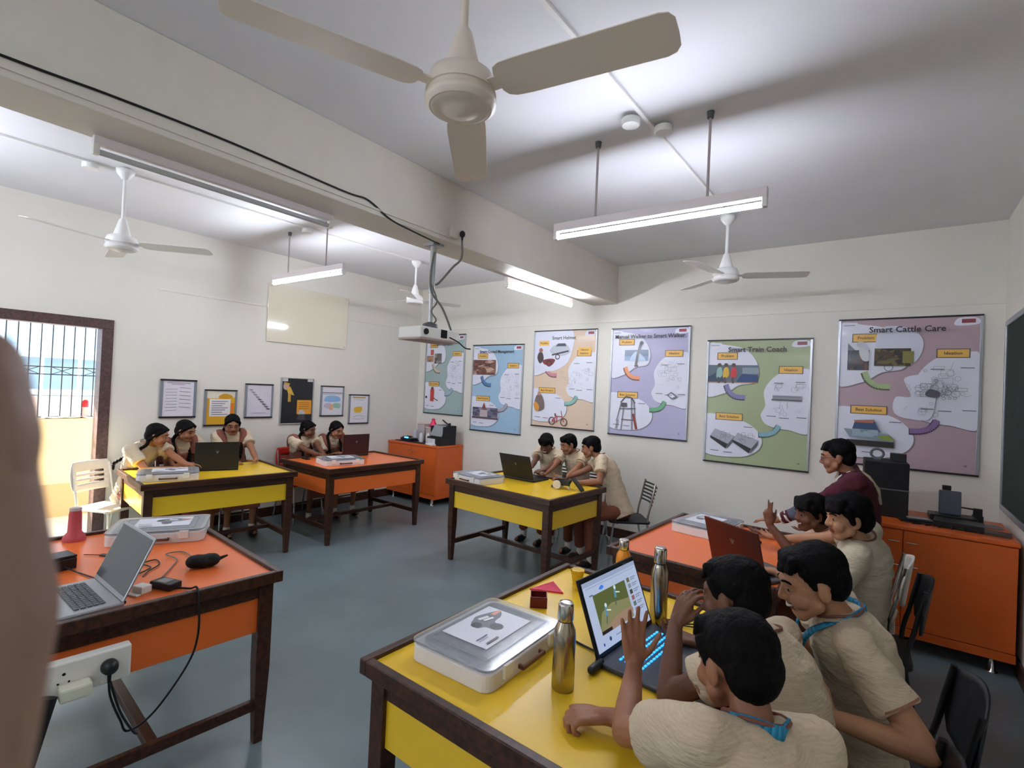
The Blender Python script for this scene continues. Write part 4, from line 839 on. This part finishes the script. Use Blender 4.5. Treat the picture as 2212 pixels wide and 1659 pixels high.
def head_prims(m, T, s, R3):
    def P(*a): return T+R3 @ (V(a)*s)
    def E(c, r): m.ell(P(*c), tuple(x*s for x in r), R3)
    E((0, -.012, .028), (.072, .092, .082)); E((0, .028, -.012), (.062, .062, .075)); E((0, .036, -.055), (.048, .048, .045))
    m.capsule(P(-.02, .058, -.088), P(.02, .058, -.088), .020*s, .020*s)
    for k in (-1, 1):
        m.ell(P(k*.036, .056, -.035), .028*s); E((k*.074, -.006, -.012), (.009, .019, .030)); m.capsule(P(k*.074, .004, .008), P(k*.072, .0, -.034), .006*s, .007*s)
        m.capsule(P(k*.045, .062, .022), P(k*.012, .080, .024), .011*s, .012*s); m.ell(P(k*.012, .092, -.030), .010*s)
        m.capsule(P(k*.052, .018, -.055), P(k*.022, .052, -.085), .022*s, .018*s)
    m.capsule(P(0, .080, .012), P(0, .098, -.026), .0085*s, .0125*s)
    m.capsule(P(-.016, .0815, -.0505), P(.016, .0815, -.0505), .0062*s); m.capsule(P(-.013, .079, -.0615), P(.013, .079, -.0615), .0080*s)
hairm = mat('hair_black', (11, 9, 10), .62, bump=.4, bscale=60, stretch=(3, 3, 1), spec=.12)
SKINS = {'mid': (154, 104, 76), 'dark': (112, 72, 52), 'light': (182, 132, 98)}
def skin(k): return mat('skin_'+k, SKINS[k], .5, bump=.12, bscale=120, var=.06, vscale=14)
lipm = mat('lips', (136, 72, 62), .45); eyew = mat('eye_white', (176, 162, 150), .3); irism = mat('iris', (24, 14, 10), .15); teeth = mat('teeth', (232, 228, 220), .3)
shirtm = check_mat('uniform_check', (206, 188, 160), (194, 175, 147)); shirtp = check_mat('uniform_cream', (208, 196, 172), (180, 164, 138), 22)
pantm = mat('trousers_brown', (118, 66, 46), .85, bump=.4, bscale=30); pinam = mat('pinafore_brown', (134, 80, 66), .85, bump=.4, bscale=40); pipm = mat('collar_brown', (128, 78, 64), .85)
cuffm = mat('cuff_tan', (150, 104, 78), .8)
shoem = mat('shoe_black', (20, 20, 22), .35); sockm = mat('sock_white', (220, 218, 214), .9); hoodm = mat('hoodie_maroon', (78, 24, 40), .9, bump=.3, bscale=60); hoodg = mat('hoodie_grey', (82, 86, 100), .9, bump=.3, bscale=60); jeanm = mat('jeans_blue', (58, 78, 98), .9, bump=.3, bscale=80, var=.25, vscale=10)
lany = mat('lanyard_blue', (40, 140, 180), .6)
def person(lab, head, pelvis, cyaw, face, hl, hr, skn='mid', outfit='boy', s=1.0, legyaw=None, stand=False, voxel=.0065, hair='short', smile=0, polel=None, poler=None, shoulder_tilt=0, group='school children at the tables', extra=None, hs=1.0, feet=None):
    """hl / hr = (wrist point, finger direction, thumb direction, curl, pose)"""
    head, pelvis = V(head), V(pelvis)
    t = thing('person', lab, 'person', (pelvis.x, pelvis.y, 0), 0, group); org = V((pelvis.x, pelvis.y, 0))
    fw = V((math.cos(cyaw), math.sin(cyaw), 0)); rt = V((fw.y, -fw.x, 0)); up = V((0, 0, 1))
    f = V(face).normalized(); hr_ = f.cross(up).normalized(); hu = hr_.cross(f); R3 = Matrix((hr_, f, hu)).transposed()
    if extra and 'roll' in extra: R3 = R3 @ Matrix.Rotation(extra['roll'], 3, 'Y')
    neckT = head+R3 @ V((0, -.028, -.065))*s
    nb = head+R3 @ V((0, -.035, -.088))*s+up*.004*s-fw*.012; nb = nb.lerp(V((pelvis.x, pelvis.y, nb.z)), .10)
    sp = (nb-pelvis); spd = sp.normalized(); rt2 = (rt-spd*rt.dot(spd)); rt2 = (rt2+up*shoulder_tilt).normalized(); dp = rt2.cross(spd)*-1
    dp = spd.cross(rt2)*-1; dp = dp if dp.dot(fw) > 0 else -dp
    def at(k, back=0): return pelvis+sp*k+dp*(-.035*math.sin(PI*k)+back)
    secs = lambda e: [(at(-.06), rt2*(.11+e)*s, dp*(.085+e)*s), (at(.05), rt2*(.135+e)*s, dp*(.10+e)*s), (at(.35), rt2*(.118+e)*s, dp*(.085+e)*s), (at(.65), rt2*(.135+e)*s, dp*(.095+e)*s), (at(.82), rt2*(.142+e)*s, dp*(.088+e)*s), (at(.92), rt2*(.11+e*.8)*s, dp*(.070+e*.6)*s), (at(.985), rt2*(.052+e*.5)*s, dp*(.05+e*.5)*s)]
    sk = skin(skn); m = MB(org); head_prims(m, head, s, R3)
    m.capsule(nb-spd*.05, neckT, .049*s, .043*s); m.loft(secs(-.012))
    SL, SR = at(.90)-rt2*.148*s, at(.90)+rt2*.148*s
    arms = []
    for S, h, pole, sg in ((SL, hl, polel, -1), (SR, hr, poler, 1)):
        Wt, fd, th, cu, ps = h; pole = pole or (rt2*sg*.5-up*.8-fw*.3)
        al_ = extra.get('arm', 1) if extra else 1; E, Wt = ik(S, V(Wt), .255*s*al_, .225*s*al_, pole); arms.append((S, E, Wt))
        m.capsule(at(.84)+rt2*sg*.08*s, S, .046*s, .046*s); m.capsule(S, E, .043*s, .034*s); m.capsule(E, E.lerp(Wt, .35), .034*s, .034*s); m.capsule(E.lerp(Wt, .35), Wt, .034*s, .0225*s); m.capsule(Wt, Wt+V(fd).normalized()*.02, .0225*s, .021*s)
        hand(m, Wt, fd, th, cu, s*hs, pose=ps)
    ly = cyaw if legyaw is None else legyaw; lf = V((math.cos(ly), math.sin(ly), 0)); lr = V((lf.y, -lf.x, 0)); legs = []
    for i, sg in enumerate((-1, 1)):
        hp = pelvis+lr*sg*.075*s+up*-.01
        if stand: kn = V((hp.x, hp.y, .43*s))+lf*.02; an = V((hp.x, hp.y, .07))-lf*.01
        else: kn = V((hp.x, hp.y, pelvis.z-.02))+lf*.38*s+lr*sg*.05; an = V((kn.x, kn.y, .075))-lf*(.02 if not feet else feet[i])
        m.capsule(hp, kn, .068*s, .046*s); m.capsule(kn, an, .044*s, .028*s); m.capsule(an-up*.02, an+lf*.12-up*.035, .03*s, .025*s); legs.append((hp, kn, an))
    def mf(c):
        q = R3.transposed() @ ((V(c)+org-head)/s)
        return 1 if (abs(q.x) < .024-.25*abs(q.z+.056) and -.070 < q.z < -.045 and q.y > .072) else 0
    remesh(m, voxel, 3, 'body', [sk, lipm], t, matfn=mf)
    def HP(*a): return head+R3 @ (V(a)*s)
    for k in (-1, 1):
        e = MB(org); e.ell(HP(k*.030, .0715, -.001), tuple(x*s for x in (.0135, .011, .0062 if not smile else .0042)), R3, 14, 8); eo = e.build('eye', eyew, t)
        e = MB(org); e.ell(HP(k*.030, .0795, -.001), tuple(x*s for x in (.0062, .0045, .0062)), R3, 12, 8); e.build('iris', irism, eo)
        e = MB(org); e.tube(smoothpts([HP(k*.048, .071, .020), HP(k*.032, .083, .0275), HP(k*.013, .089, .024)], 4), [.0022*s]+[.0036*s]*7+[.003*s]); e.build('eyebrow', hairm, t)
        e = MB(org); e.tube(smoothpts([HP(k*.045, .0735, .001), HP(k*.030, .0835, .008), HP(k*.016, .0805, .000)], 4), .0022*s, 6); e.build('eyelid', hairm if outfit == 'girl' else sk, t)
    if smile:
        e = MB(org); e.tube(smoothpts([HP(-.021, .081, -.052), HP(0, .0895, -.0585), HP(.021, .081, -.052)], 4), .0042*s, 6); e.build('teeth', teeth, t)
    # hair
    m = MB(org); HE = lambda c, r: m.ell(HP(*c), tuple(x*s for x in r), R3)
    if hair == 'short':
        HE((0, -.022, .045), (.079, .092, .078)); HE((0, -.055, .0), (.070, .055, .070)); HE((0, .030, .078), (.062, .045, .034))
        for k in (-1, 1): m.capsule(HP(k*.067, .03, .05), HP(k*.071, .014, .004), .014*s, .008*s)
        for i in range(7): u = -.045+.015*i; m.capsule(HP(u, .050, .085), HP(u-.006, .082-abs(u)*.35, .058), .016*s, .009*s)
    elif hair == 'fringe':
        HE((0, -.020, .048), (.084, .095, .080)); HE((0, -.055, .0), (.076, .06, .080)); HE((0, .030, .075), (.070, .050, .040))
        for k in (-1, 1): m.capsule(HP(k*.070, .03, .05), HP(k*.076, .012, -.01), .018*s, .012*s)
        for i in range(9): u = -.056+.014*i; m.capsule(HP(u, .050, .085), HP(u-.004, .088-abs(u)*.4, .040), .019*s, .011*s)
    else:
        HE((0, -.020, .040), (.079, .091, .078)); HE((0, -.055, -.005), (.070, .052, .070)); HE((0, .025, .072), (.060, .045, .030))
        for k in (-1, 1):
            m.capsule(HP(k*.030, .066, .070), HP(k*.068, .03, .03), .014*s, .016*s); m.capsule(HP(k*.068, .03, .03), HP(k*.066, -.03, -.04), .015*s, .018*s)
    remesh(m, voxel, 2, 'hair', hairm, t, wrinkle=.0035*s, wscale=90, seed=len(lab), aniso=(1, 1, .35))
    if hair == 'plaits':
        for k in extra.get('plaits', (-1, 1)) if extra else (-1, 1):
            e = MB(org); st = HP(k*.062, -.045, -.055); dr = extra.get('plaitdir', V((0, 0, 0))) if extra else V((0, 0, 0)); p0 = st
            pth = smoothpts([st, st+rt*k*.025+up*-.05, st+rt*k*.03+up*-.15+fw*(.06)+V(dr)*.5, st+rt*k*.02+up*-.27+fw*.08+V(dr)], 5)
            for i, p in enumerate(smoothpts(pth, 2)): e.ell(p+rt*(.0035 if i % 2 else -.0035), (.0155*s, .0155*s, .017*s), None, 8, 6)
            e.ell(pth[-1]+up*-.03, (.012, .012, .035), None, 8, 6); po = e.build('plait', hairm, t)
            e = MB(org); e.lathe([(.012, -.006), (.018, 0), (.012, .006)], pth[-1]+up*-.012, 10); e.build('hair_tie', blackm, po)
    # shirt
    tops = {'boy': shirtm, 'boycream': shirtp, 'girl': shirtm, 'girlcream': shirtp, 'hoodie': hoodm}[outfit]
    m = MB(org); e = .016; ss = secs(e)
    if not stand or outfit != 'hoodie': ss = [(at(-.13)-dp*.01, rt2*(.155+e)*s, dp*(.125+e)*s)]+ss[1:]
    ss = ss[:-1]+[(at(.985), rt2*(.064)*s, dp*(.060)*s)]; m.loft(ss)
    for (S, E, Wt), sg in zip(arms, (-1, 1)):
        m.capsule(at(.895)+rt2*sg*.05*s, S, .052*s, .057*s)
        if outfit == 'hoodie': m.capsule(S, E, .058*s, .048*s); m.capsule(E, E.lerp(Wt, .2), .048*s, .047*s); m.cone(E, E.lerp(Wt, .86), .046*s, .036*s, 16)
        else: m.cone(S-(E-S)*.05, S.lerp(E, .60), .057*s, .062*s, 18)
    mats_ = [tops, hoodg]
    def sf(c):
        if outfit != 'hoodie': return 0
        c = V(c)+org
        for S, E, Wt in arms:
            d = Wt-E; k = (c-E).dot(d)/d.length_squared
            if .08 < k < .62 and (c-(E+d*k)).length < .075: return 1
        return 0
    remesh(m, voxel, 3, 'shirt' if outfit != 'hoodie' else 'hoodie', mats_, t, wrinkle=.011*s, wscale=11, seed=len(lab)*.37, aniso=(.8, .8, 1.5), matfn=sf)
    if outfit == 'hoodie':
        for S, E, Wt in arms:
            for k in (.68, .82):
                d = (Wt-E); c = E+d*k; mm = MB(org); mm.cone(c, c+d.normalized()*.014, .044*s-.01*k*s+.004, .043*s-.01*k*s+.004, 18); mm.build('cuff_stripe', sockm, t)
        mm = MB(org); mm.tube(smoothpts([at(.99)-rt2*.05+dp*.0, at(.9)-rt2*.045+dp*.085, at(.7)-rt2*.02+dp*.115, at(.5)+dp*.112, at(.7)+rt2*.02+dp*.115, at(.9)+rt2*.045+dp*.085, at(.99)+rt2*.05], 6), .006); mm.build('neck_trim', sockm, t)
        mm = MB(org)
        mm.loft([(at(.52), rt2*.012, dp*.117), (at(.72), rt2*.03, dp*.124), (at(.9), rt2*.05, dp*.098), (at(.97), rt2*.04, dp*.07)]); mm.build('undershirt', shirtm, t)
    else:
        n = 18; col = []
        for i in range(n): a = 2*PI*i/n; col.append(at(.982)+rt2*.068*s*math.cos(a)+dp*(.066*math.sin(a)+.004)*s+spd*(.012*s-.028*s*max(math.sin(a), 0)**2))
        mm = MB(org).tube(col, .0042*s, 8, True); mm.build('collar', pipm if outfit in ('boy', 'boycream') else tops, t)
        if outfit.startswith('boy'):
            for (S, E, Wt) in arms: mm = MB(org); d = E-S; c = S.lerp(E, .565); mm.cone(c, c+d.normalized()*.006, .0632*s, .0638*s, 20); mm.build('sleeve_band', cuffm, t)
    if outfit == 'girl' and not (extra and extra.get('novest')):
        m = MB(org); e = .030; ss = [(at(-.13), rt2*.18*s, dp*.15*s), (at(.05), rt2*.165*s, dp*.132*s), (at(.35), rt2*.146*s, dp*.115*s), (at(.62), rt2*.150*s, dp*.122*s), (at(.72), rt2*.135*s, dp*.118*s)]; m.loft(ss)
        for sg in (-1, 1): m.tube(smoothpts([at(.68)+rt2*sg*.09*s+dp*.10*s, at(.86)+rt2*sg*.11*s+dp*.080*s, at(.955)+rt2*sg*.115*s, at(.88)+rt2*sg*.11*s-dp*.085*s, at(.68)+rt2*sg*.09*s-dp*.095*s], 5), .047*s, 10)
        remesh(m, voxel, 3, 'pinafore', pinam, t, wrinkle=.004, wscale=12)
    # legs
    m = MB(org); pm = {'hoodie': jeanm}.get(outfit, pantm); nm = 'trousers'
    m.ell(pelvis, (.15*s, .13*s, .11*s), Matrix.Rotation(ly-PI/2, 3, 'Z'))
    if outfit.startswith('girl'):
        nm = 'skirt'; pm = pinam
        for hp, kn, an in legs: m.capsule(hp, kn, .088*s, .075*s)
        c = (legs[0][1]+legs[1][1])/2; m.loft([(c+up*.05+lf*.02, lr*.16, lf*.06), (c-up*.05+lf*.035, lr*.17, lf*.055), (c-up*.20+lf*.03, lr*.18, lf*.06)]); m.loft([(pelvis+lf*.05+up*.02, lr*.13, up*.08), (c, lr*.13, up*.065)])
    else:
        for hp, kn, an in legs: m.capsule(hp, kn, .080*s, .062*s); m.capsule(kn, kn.lerp(an, .1), .062*s, .058*s); m.cone(kn, kn.lerp(an, .86), .060*s, .050*s, 16)
    remesh(m, voxel*1.25, 3, nm, pm, t, wrinkle=.005, wscale=10, seed=2)
    for hp, kn, an in legs:
        mm = MB(org); mm.capsule(an+up*.03, an-up*.025, .034*s, .036*s); so = mm.build('sock', sockm, t)
        mm = MB(org); mm.ell(an+lf*.045-up*.038, (.043*s, .105*s, .036), Matrix.Rotation(ly-PI/2, 3, 'Z')); mm.build('shoe', shoem, t)
    if extra and 'lanyard' in extra:
        mm = MB(org); pts = smoothpts([at(.985)-rt2*.0-dp*.07, at(.99)-rt2*.062*s-dp*.02, at(.93)-rt2*.072*s+dp*.088, at(.78)-rt2*.052+dp*.150, at(.45)-rt2*.005+dp*.165, at(.78)+rt2*.052+dp*.150, at(.93)+rt2*.072*s+dp*.088, at(.99)+rt2*.062*s-dp*.02, at(.985)-dp*.07], 6)
        for a, b in zip(pts[:-1], pts[1:]): d = (b-a).normalized(); w_ = V((d.z, d.x, d.y)); nn = d.cross(dp).normalized()*.013; off = dp*.004; mm.add([a-nn+off, a+nn+off, b+nn+off, b-nn+off, a-nn-off, a+nn-off, b+nn-off, b-nn-off], [(0, 1, 2, 3), (7, 6, 5, 4), (0, 4, 5, 1), (1, 5, 6, 2), (2, 6, 7, 3), (3, 7, 4, 0)], True)
        mm.build('lanyard', lany, t)
    if extra and 'glasses' in extra:
        mm = MB(org)
        for k in (-1, 1):
            mm.tube([HP(k*.031+.019*math.cos(a), .093, -.002+.015*math.sin(a)) for a in [i*2*PI/16 for i in range(16)]], .0016, 6, True); mm.tube([HP(k*.05, .092, .004), HP(k*.072, .05, .004), HP(k*.076, -.002, .002)], .0016, 6)
        mm.tube([HP(-.012, .094, .002), HP(.012, .094, .002)], .0016, 6); mm.build('glasses', mat('glasses_frame', (70, 60, 66), .3, .5), t)
    return t
def A(x, y): return math.atan2(y, x)
tz = TT+.028
# girls at the far left yellow table
person('girl in cream sleeves leaning in from the left end of the far left table', (-5.50, 1.79, 1.085), (-5.80, 1.70, .52), A(.9, .45), (.55, .82, -.25), ((-5.12, 1.97, tz), (.4, .9, -.05), (.7, -.4, 0), .4, None), ((-5.28, 1.86, tz), (.5, .8, 0), (-.7, .5, 0), .5, None), 'mid', 'girlcream', .95, hair='plaits', extra={'plaits': (1,), 'plaitdir': V((-.34, -.20, .04))}, group='girls at the far left table')
person('girl in brown pinafore seated in the middle behind the olive laptop', (-5.62, 2.07, 1.105), (-5.77, 2.12, .52), A(1, .1), (.80, .52, -.25), ((-5.34, 2.26, tz), (.6, .6, 0), (.5, -.6, 0), .4, None), ((-5.42, 2.12, tz), (.7, .6, 0), (-.5, .7, 0), .4, None), 'mid', 'girl', .93, hair='plaits', group='girls at the far left table')
person('girl with glasses facing the camera at the right end of the olive laptop', (-5.68, 2.54, 1.15), (-5.77, 2.60, .52), A(1, -.15), (.93, -.28, -.28), ((-5.36, 2.66, tz), (.5, -.9, 0), (.9, .4, 0), .3, None), ((-5.40, 2.40, tz), (.4, .8, 0), (.9, -.2, 0), .4, None), 'mid', 'girl', .95, hair='plaits', extra={'glasses': 1}, group='girls at the far left table')
# girls at the far orange table
person('girl with plaits and folded arms nearest the black poster', (-5.62, 3.39, 1.075), (-5.77, 3.42, .52), A(1, .1), (.85, .50, -.2), ((-5.30, 3.42, tz), (.3, -.9, 0), (.9, .2, 0), .3, None), ((-5.27, 3.34, tz+.01), (.4, .9, 0), (.9, -.3, 0), .3, None), 'dark', 'girl', .92, hair='plaits', group='girls at the far orange table')
person('girl half hidden behind the maroon laptop', (-5.53, 3.72, 1.065), (-5.76, 3.84, .52), A(1, -.1), (.93, .15, -.3), ((-5.40, 3.86, tz), (.8, .1, 0), (.1, -.8, 0), .4, None), ((-5.40, 3.68, tz), (.8, .1, 0), (.1, .8, 0), .4, None), 'mid', 'girl', .92, hair='plaits', group='girls at the far orange table')
# boys at the middle table
person('boy nearest the black laptop looking down at its keys', (-3.09, 4.76, 1.075), (-3.12, 4.93, .52), A(0, -1), (.15, -.85, -.5), ((-2.87, 4.30, tz), (-.2, -.9, 0), (-.8, .2, 0), .4, None), ((-3.02, 4.33, tz), (.1, -.9, 0), (.8, .1, 0), .4, None), 'dark', 'boy', .93, hair='fringe', smile=1, group='boys at the middle table')
person('boy in the middle of the three at the yellow table facing the laptop', (-2.79, 4.73, 1.10), (-2.74, 4.92, .52), A(-.1, -1), (-.5, -.8, -.3), ((-2.62, 4.40, tz), (-.8, -.4, 0), (-.2, .8, 0), .4, None), ((-2.88, 4.42, tz), (-.2, -.9, 0), (.8, .1, 0), .4, None), 'mid', 'boy', .93, group='boys at the middle table')
person('boy on the slatted chair leaning over the robot vehicle', (-2.48, 4.66, 1.105), (-2.16, 4.70, .52), A(-.85, -.5), (-.90, -.40, -.22), ((-2.42, 4.30, tz), (-.9, .0, 0), (0, .8, 0), .4, None), ((-2.64, 4.42, tz), (-.9, -.3, 0), (.3, -.8, 0), .4, None), 'mid', 'boy', .97, legyaw=A(-.6, -.8), group='boys at the middle table')
# right orange table
person('boy with glasses standing in a maroon and grey hooded top', (-.295, 3.98, 1.315), (-.16, 4.05, .76), A(-1, -.15), (-.98, -.1, -.18), ((-.69, 3.86, tz+.01), (-.9, .1, -.1), (.2, .8, 0), .3, None), ((-.42, 4.16, .80), (-.8, 0, -.4), (0, -.8, 0), .4, None), 'mid', 'hoodie', .98, stand=True, hair='short', extra={'glasses': 1, 'arm': 1.16}, group='boys at the right orange table')
person('laughing boy holding up two fingers behind the maroon laptop', (-.375, 3.46, 1.015), (-.10, 3.60, .52), A(-1, -.3), (-.75, -.62, -.1), ((-.575, 3.36, .925), (-.15, -.1, 1), (.9, -.4, 0), .3, {'c': (.08, .08, 1.5, 1.6), 'thumb': 1.0}), ((-.62, 3.68, tz), (-.9, .1, 0), (.1, -.8, 0), .3, None), 'dark', 'boy', .93, smile=1, hair='fringe', polel=V((-.3, -.3, -1)), group='boys at the right orange table')
person('boy in pale shirt with his hand on the black mouse', (-.17, 3.02, 1.105), (-.13, 3.22, .52), A(-1, .12), (-.86, -.48, -.12), ((-.46, 2.86, tz+.012), (-.9, -.1, 0), (.1, .8, 0), .35, None), ((-.60, 3.42, tz+.02), (-.75, .55, -.1), (-.5, -.8, 0), .3, None), 'light', 'boycream', 1.0, voxel=.0055, hair='fringe', group='boys at the right orange table')
# foreground yellow table
person('smiling boy with a sky blue lanyard', (-.20, 1.93, 1.08), (-.06, 2.05, .50), A(-1, -.25), (-.86, -.42, -.30), ((-.12, 1.70, .785), (-.75, .15, .62), (.3, .6, .5), .35, None), ((-.42, 2.12, tz), (-.9, .1, 0), (.1, -.8, 0), .4, None), 'light', 'boy', 1.03, voxel=.0045, smile=1, hair='short', polel=V((.6, -.4, -1)), extra={'lanyard': 1}, group='boys at the foreground table')
person('boy with curled fingers raised beside his head, seen from behind', (-.385, 1.705, 1.05), (-.17, 1.61, .50), A(-1, .1), (-.95, .25, -.2), ((-.545, 1.65, .925), (.28, .30, 1), (.6, -.4, 0), .55, {'flip': 1, 'thumb': .9}), ((-.52, 1.86, tz), (-.9, .1, 0), (.1, -.8, 0), .4, None), 'dark', 'boy', 1.0, voxel=.0045, hair='short', polel=V((-.2, -1, -1)), group='boys at the foreground table')
person('nearest boy seen from behind with a spread hand held up to the screen', (-.28, 1.285, 1.045), (-.20, 1.10, .50), A(-.8, .6), (-.80, .55, -.25), ((-.575, 1.40, .885), (-.12, .10, 1), (.62, .55, 0), .12, {'thumb': .0, 'flip': -1}), ((-.60, 1.25, tz+.01), (-.7, -.5, 0), (-.3, .8, 0), 1.1, None), 'mid', 'boy', 1.0, voxel=.0045, hair='short', polel=V((-.3, -1.0, -.8)), poler=V((.3, .6, -1)), extra={'lanyard': 1}, group='boys at the foreground table')
# chairs
chair('slot', (-5.70, 1.52), R(-62), 'white slotted plastic chair nearest the door', cw, whitep)
chair('slot', (-5.715, 2.12), R(-84), 'brown chair under the girl in the middle at the far left table', mat('chair_brown', (90, 50, 36), .5), chrome)
chair('slot', (-5.715, 2.60), R(-95), 'black chair under the girl with glasses', cbk, chrome)
chair('slot', (-5.715, 3.38), R(-88), 'red plastic chair at the left end of the far orange table', crd, chrome)
chair('slot', (-5.715, 3.84), R(-94), 'grey chair behind the maroon laptop', greyp, chrome)
chair('slat', (-3.12, 4.95), R(180), 'black slatted chair under the boy at the keys', cbk, chrome)
chair('slat', (-2.70, 4.95), R(176), 'black slatted chair under the middle boy', cbk, chrome)
chair('slat', (-2.12, 4.78), R(128), 'black slatted chair with chrome legs against the back wall', cbk, chrome)
chair('oval', (-.165, 3.64), R(90), 'white oval backed chair under the laughing boy', cw, chrome)
chair('oval', (-.10, 3.25), R(92), 'black oval backed chair under the boy with the mouse', cbk, blackp)
chair('oval', (-.03, 2.10), R(96), 'black oval backed chair under the boy with the lanyard', cbk, blackp)
chair('oval', (-.12, 1.61), R(86), 'dark chair under the boy with curled fingers', cbk, blackp)
chair('oval', (-.14, 1.05), R(53), 'dark chair under the nearest boy', cbk, blackp)
# ---------------------------------------------------------------- photographer's fingertip close to the lens
def W_(u, v, d): return CAM+(F_+R_*((u-1106)/1092.565)-U_*((v-829.5)/1092.565))*d
fg = MB(CAM); dd = .085
fg.capsule(W_(-95, 800, dd), W_(-68, 960, dd), .0092, .0098); fg.capsule(W_(-68, 960, dd), W_(-45, 1330, dd), .0086, .0106); fg.capsule(W_(-45, 1330, dd), W_(-115, 1800, dd), .0108, .0100); fg.capsule(W_(-115, 1800, dd), W_(-260, 2300, dd*1.2), .011, .03)
fg.capsule(W_(-260, 2300, dd*1.2), W_(-500, 2900, dd*1.5), .032, .034)
for i in range(3): a = W_(-330-i*90, 2100+i*90, dd*(1.25+.2*i)); fg.capsule(a, a-R_*.03+U_*.02, .010, .010); fg.capsule(a-R_*.03+U_*.02, a-R_*.055-U_*.005, .010, .009)
fp = thing('person', 'hand with a blurred fingertip close to the left edge of the view', 'person', CAM)
SKINS['pale'] = (150, 122, 108); remesh(fg, .0012, 6, 'hand', [skin('pale')], fp)
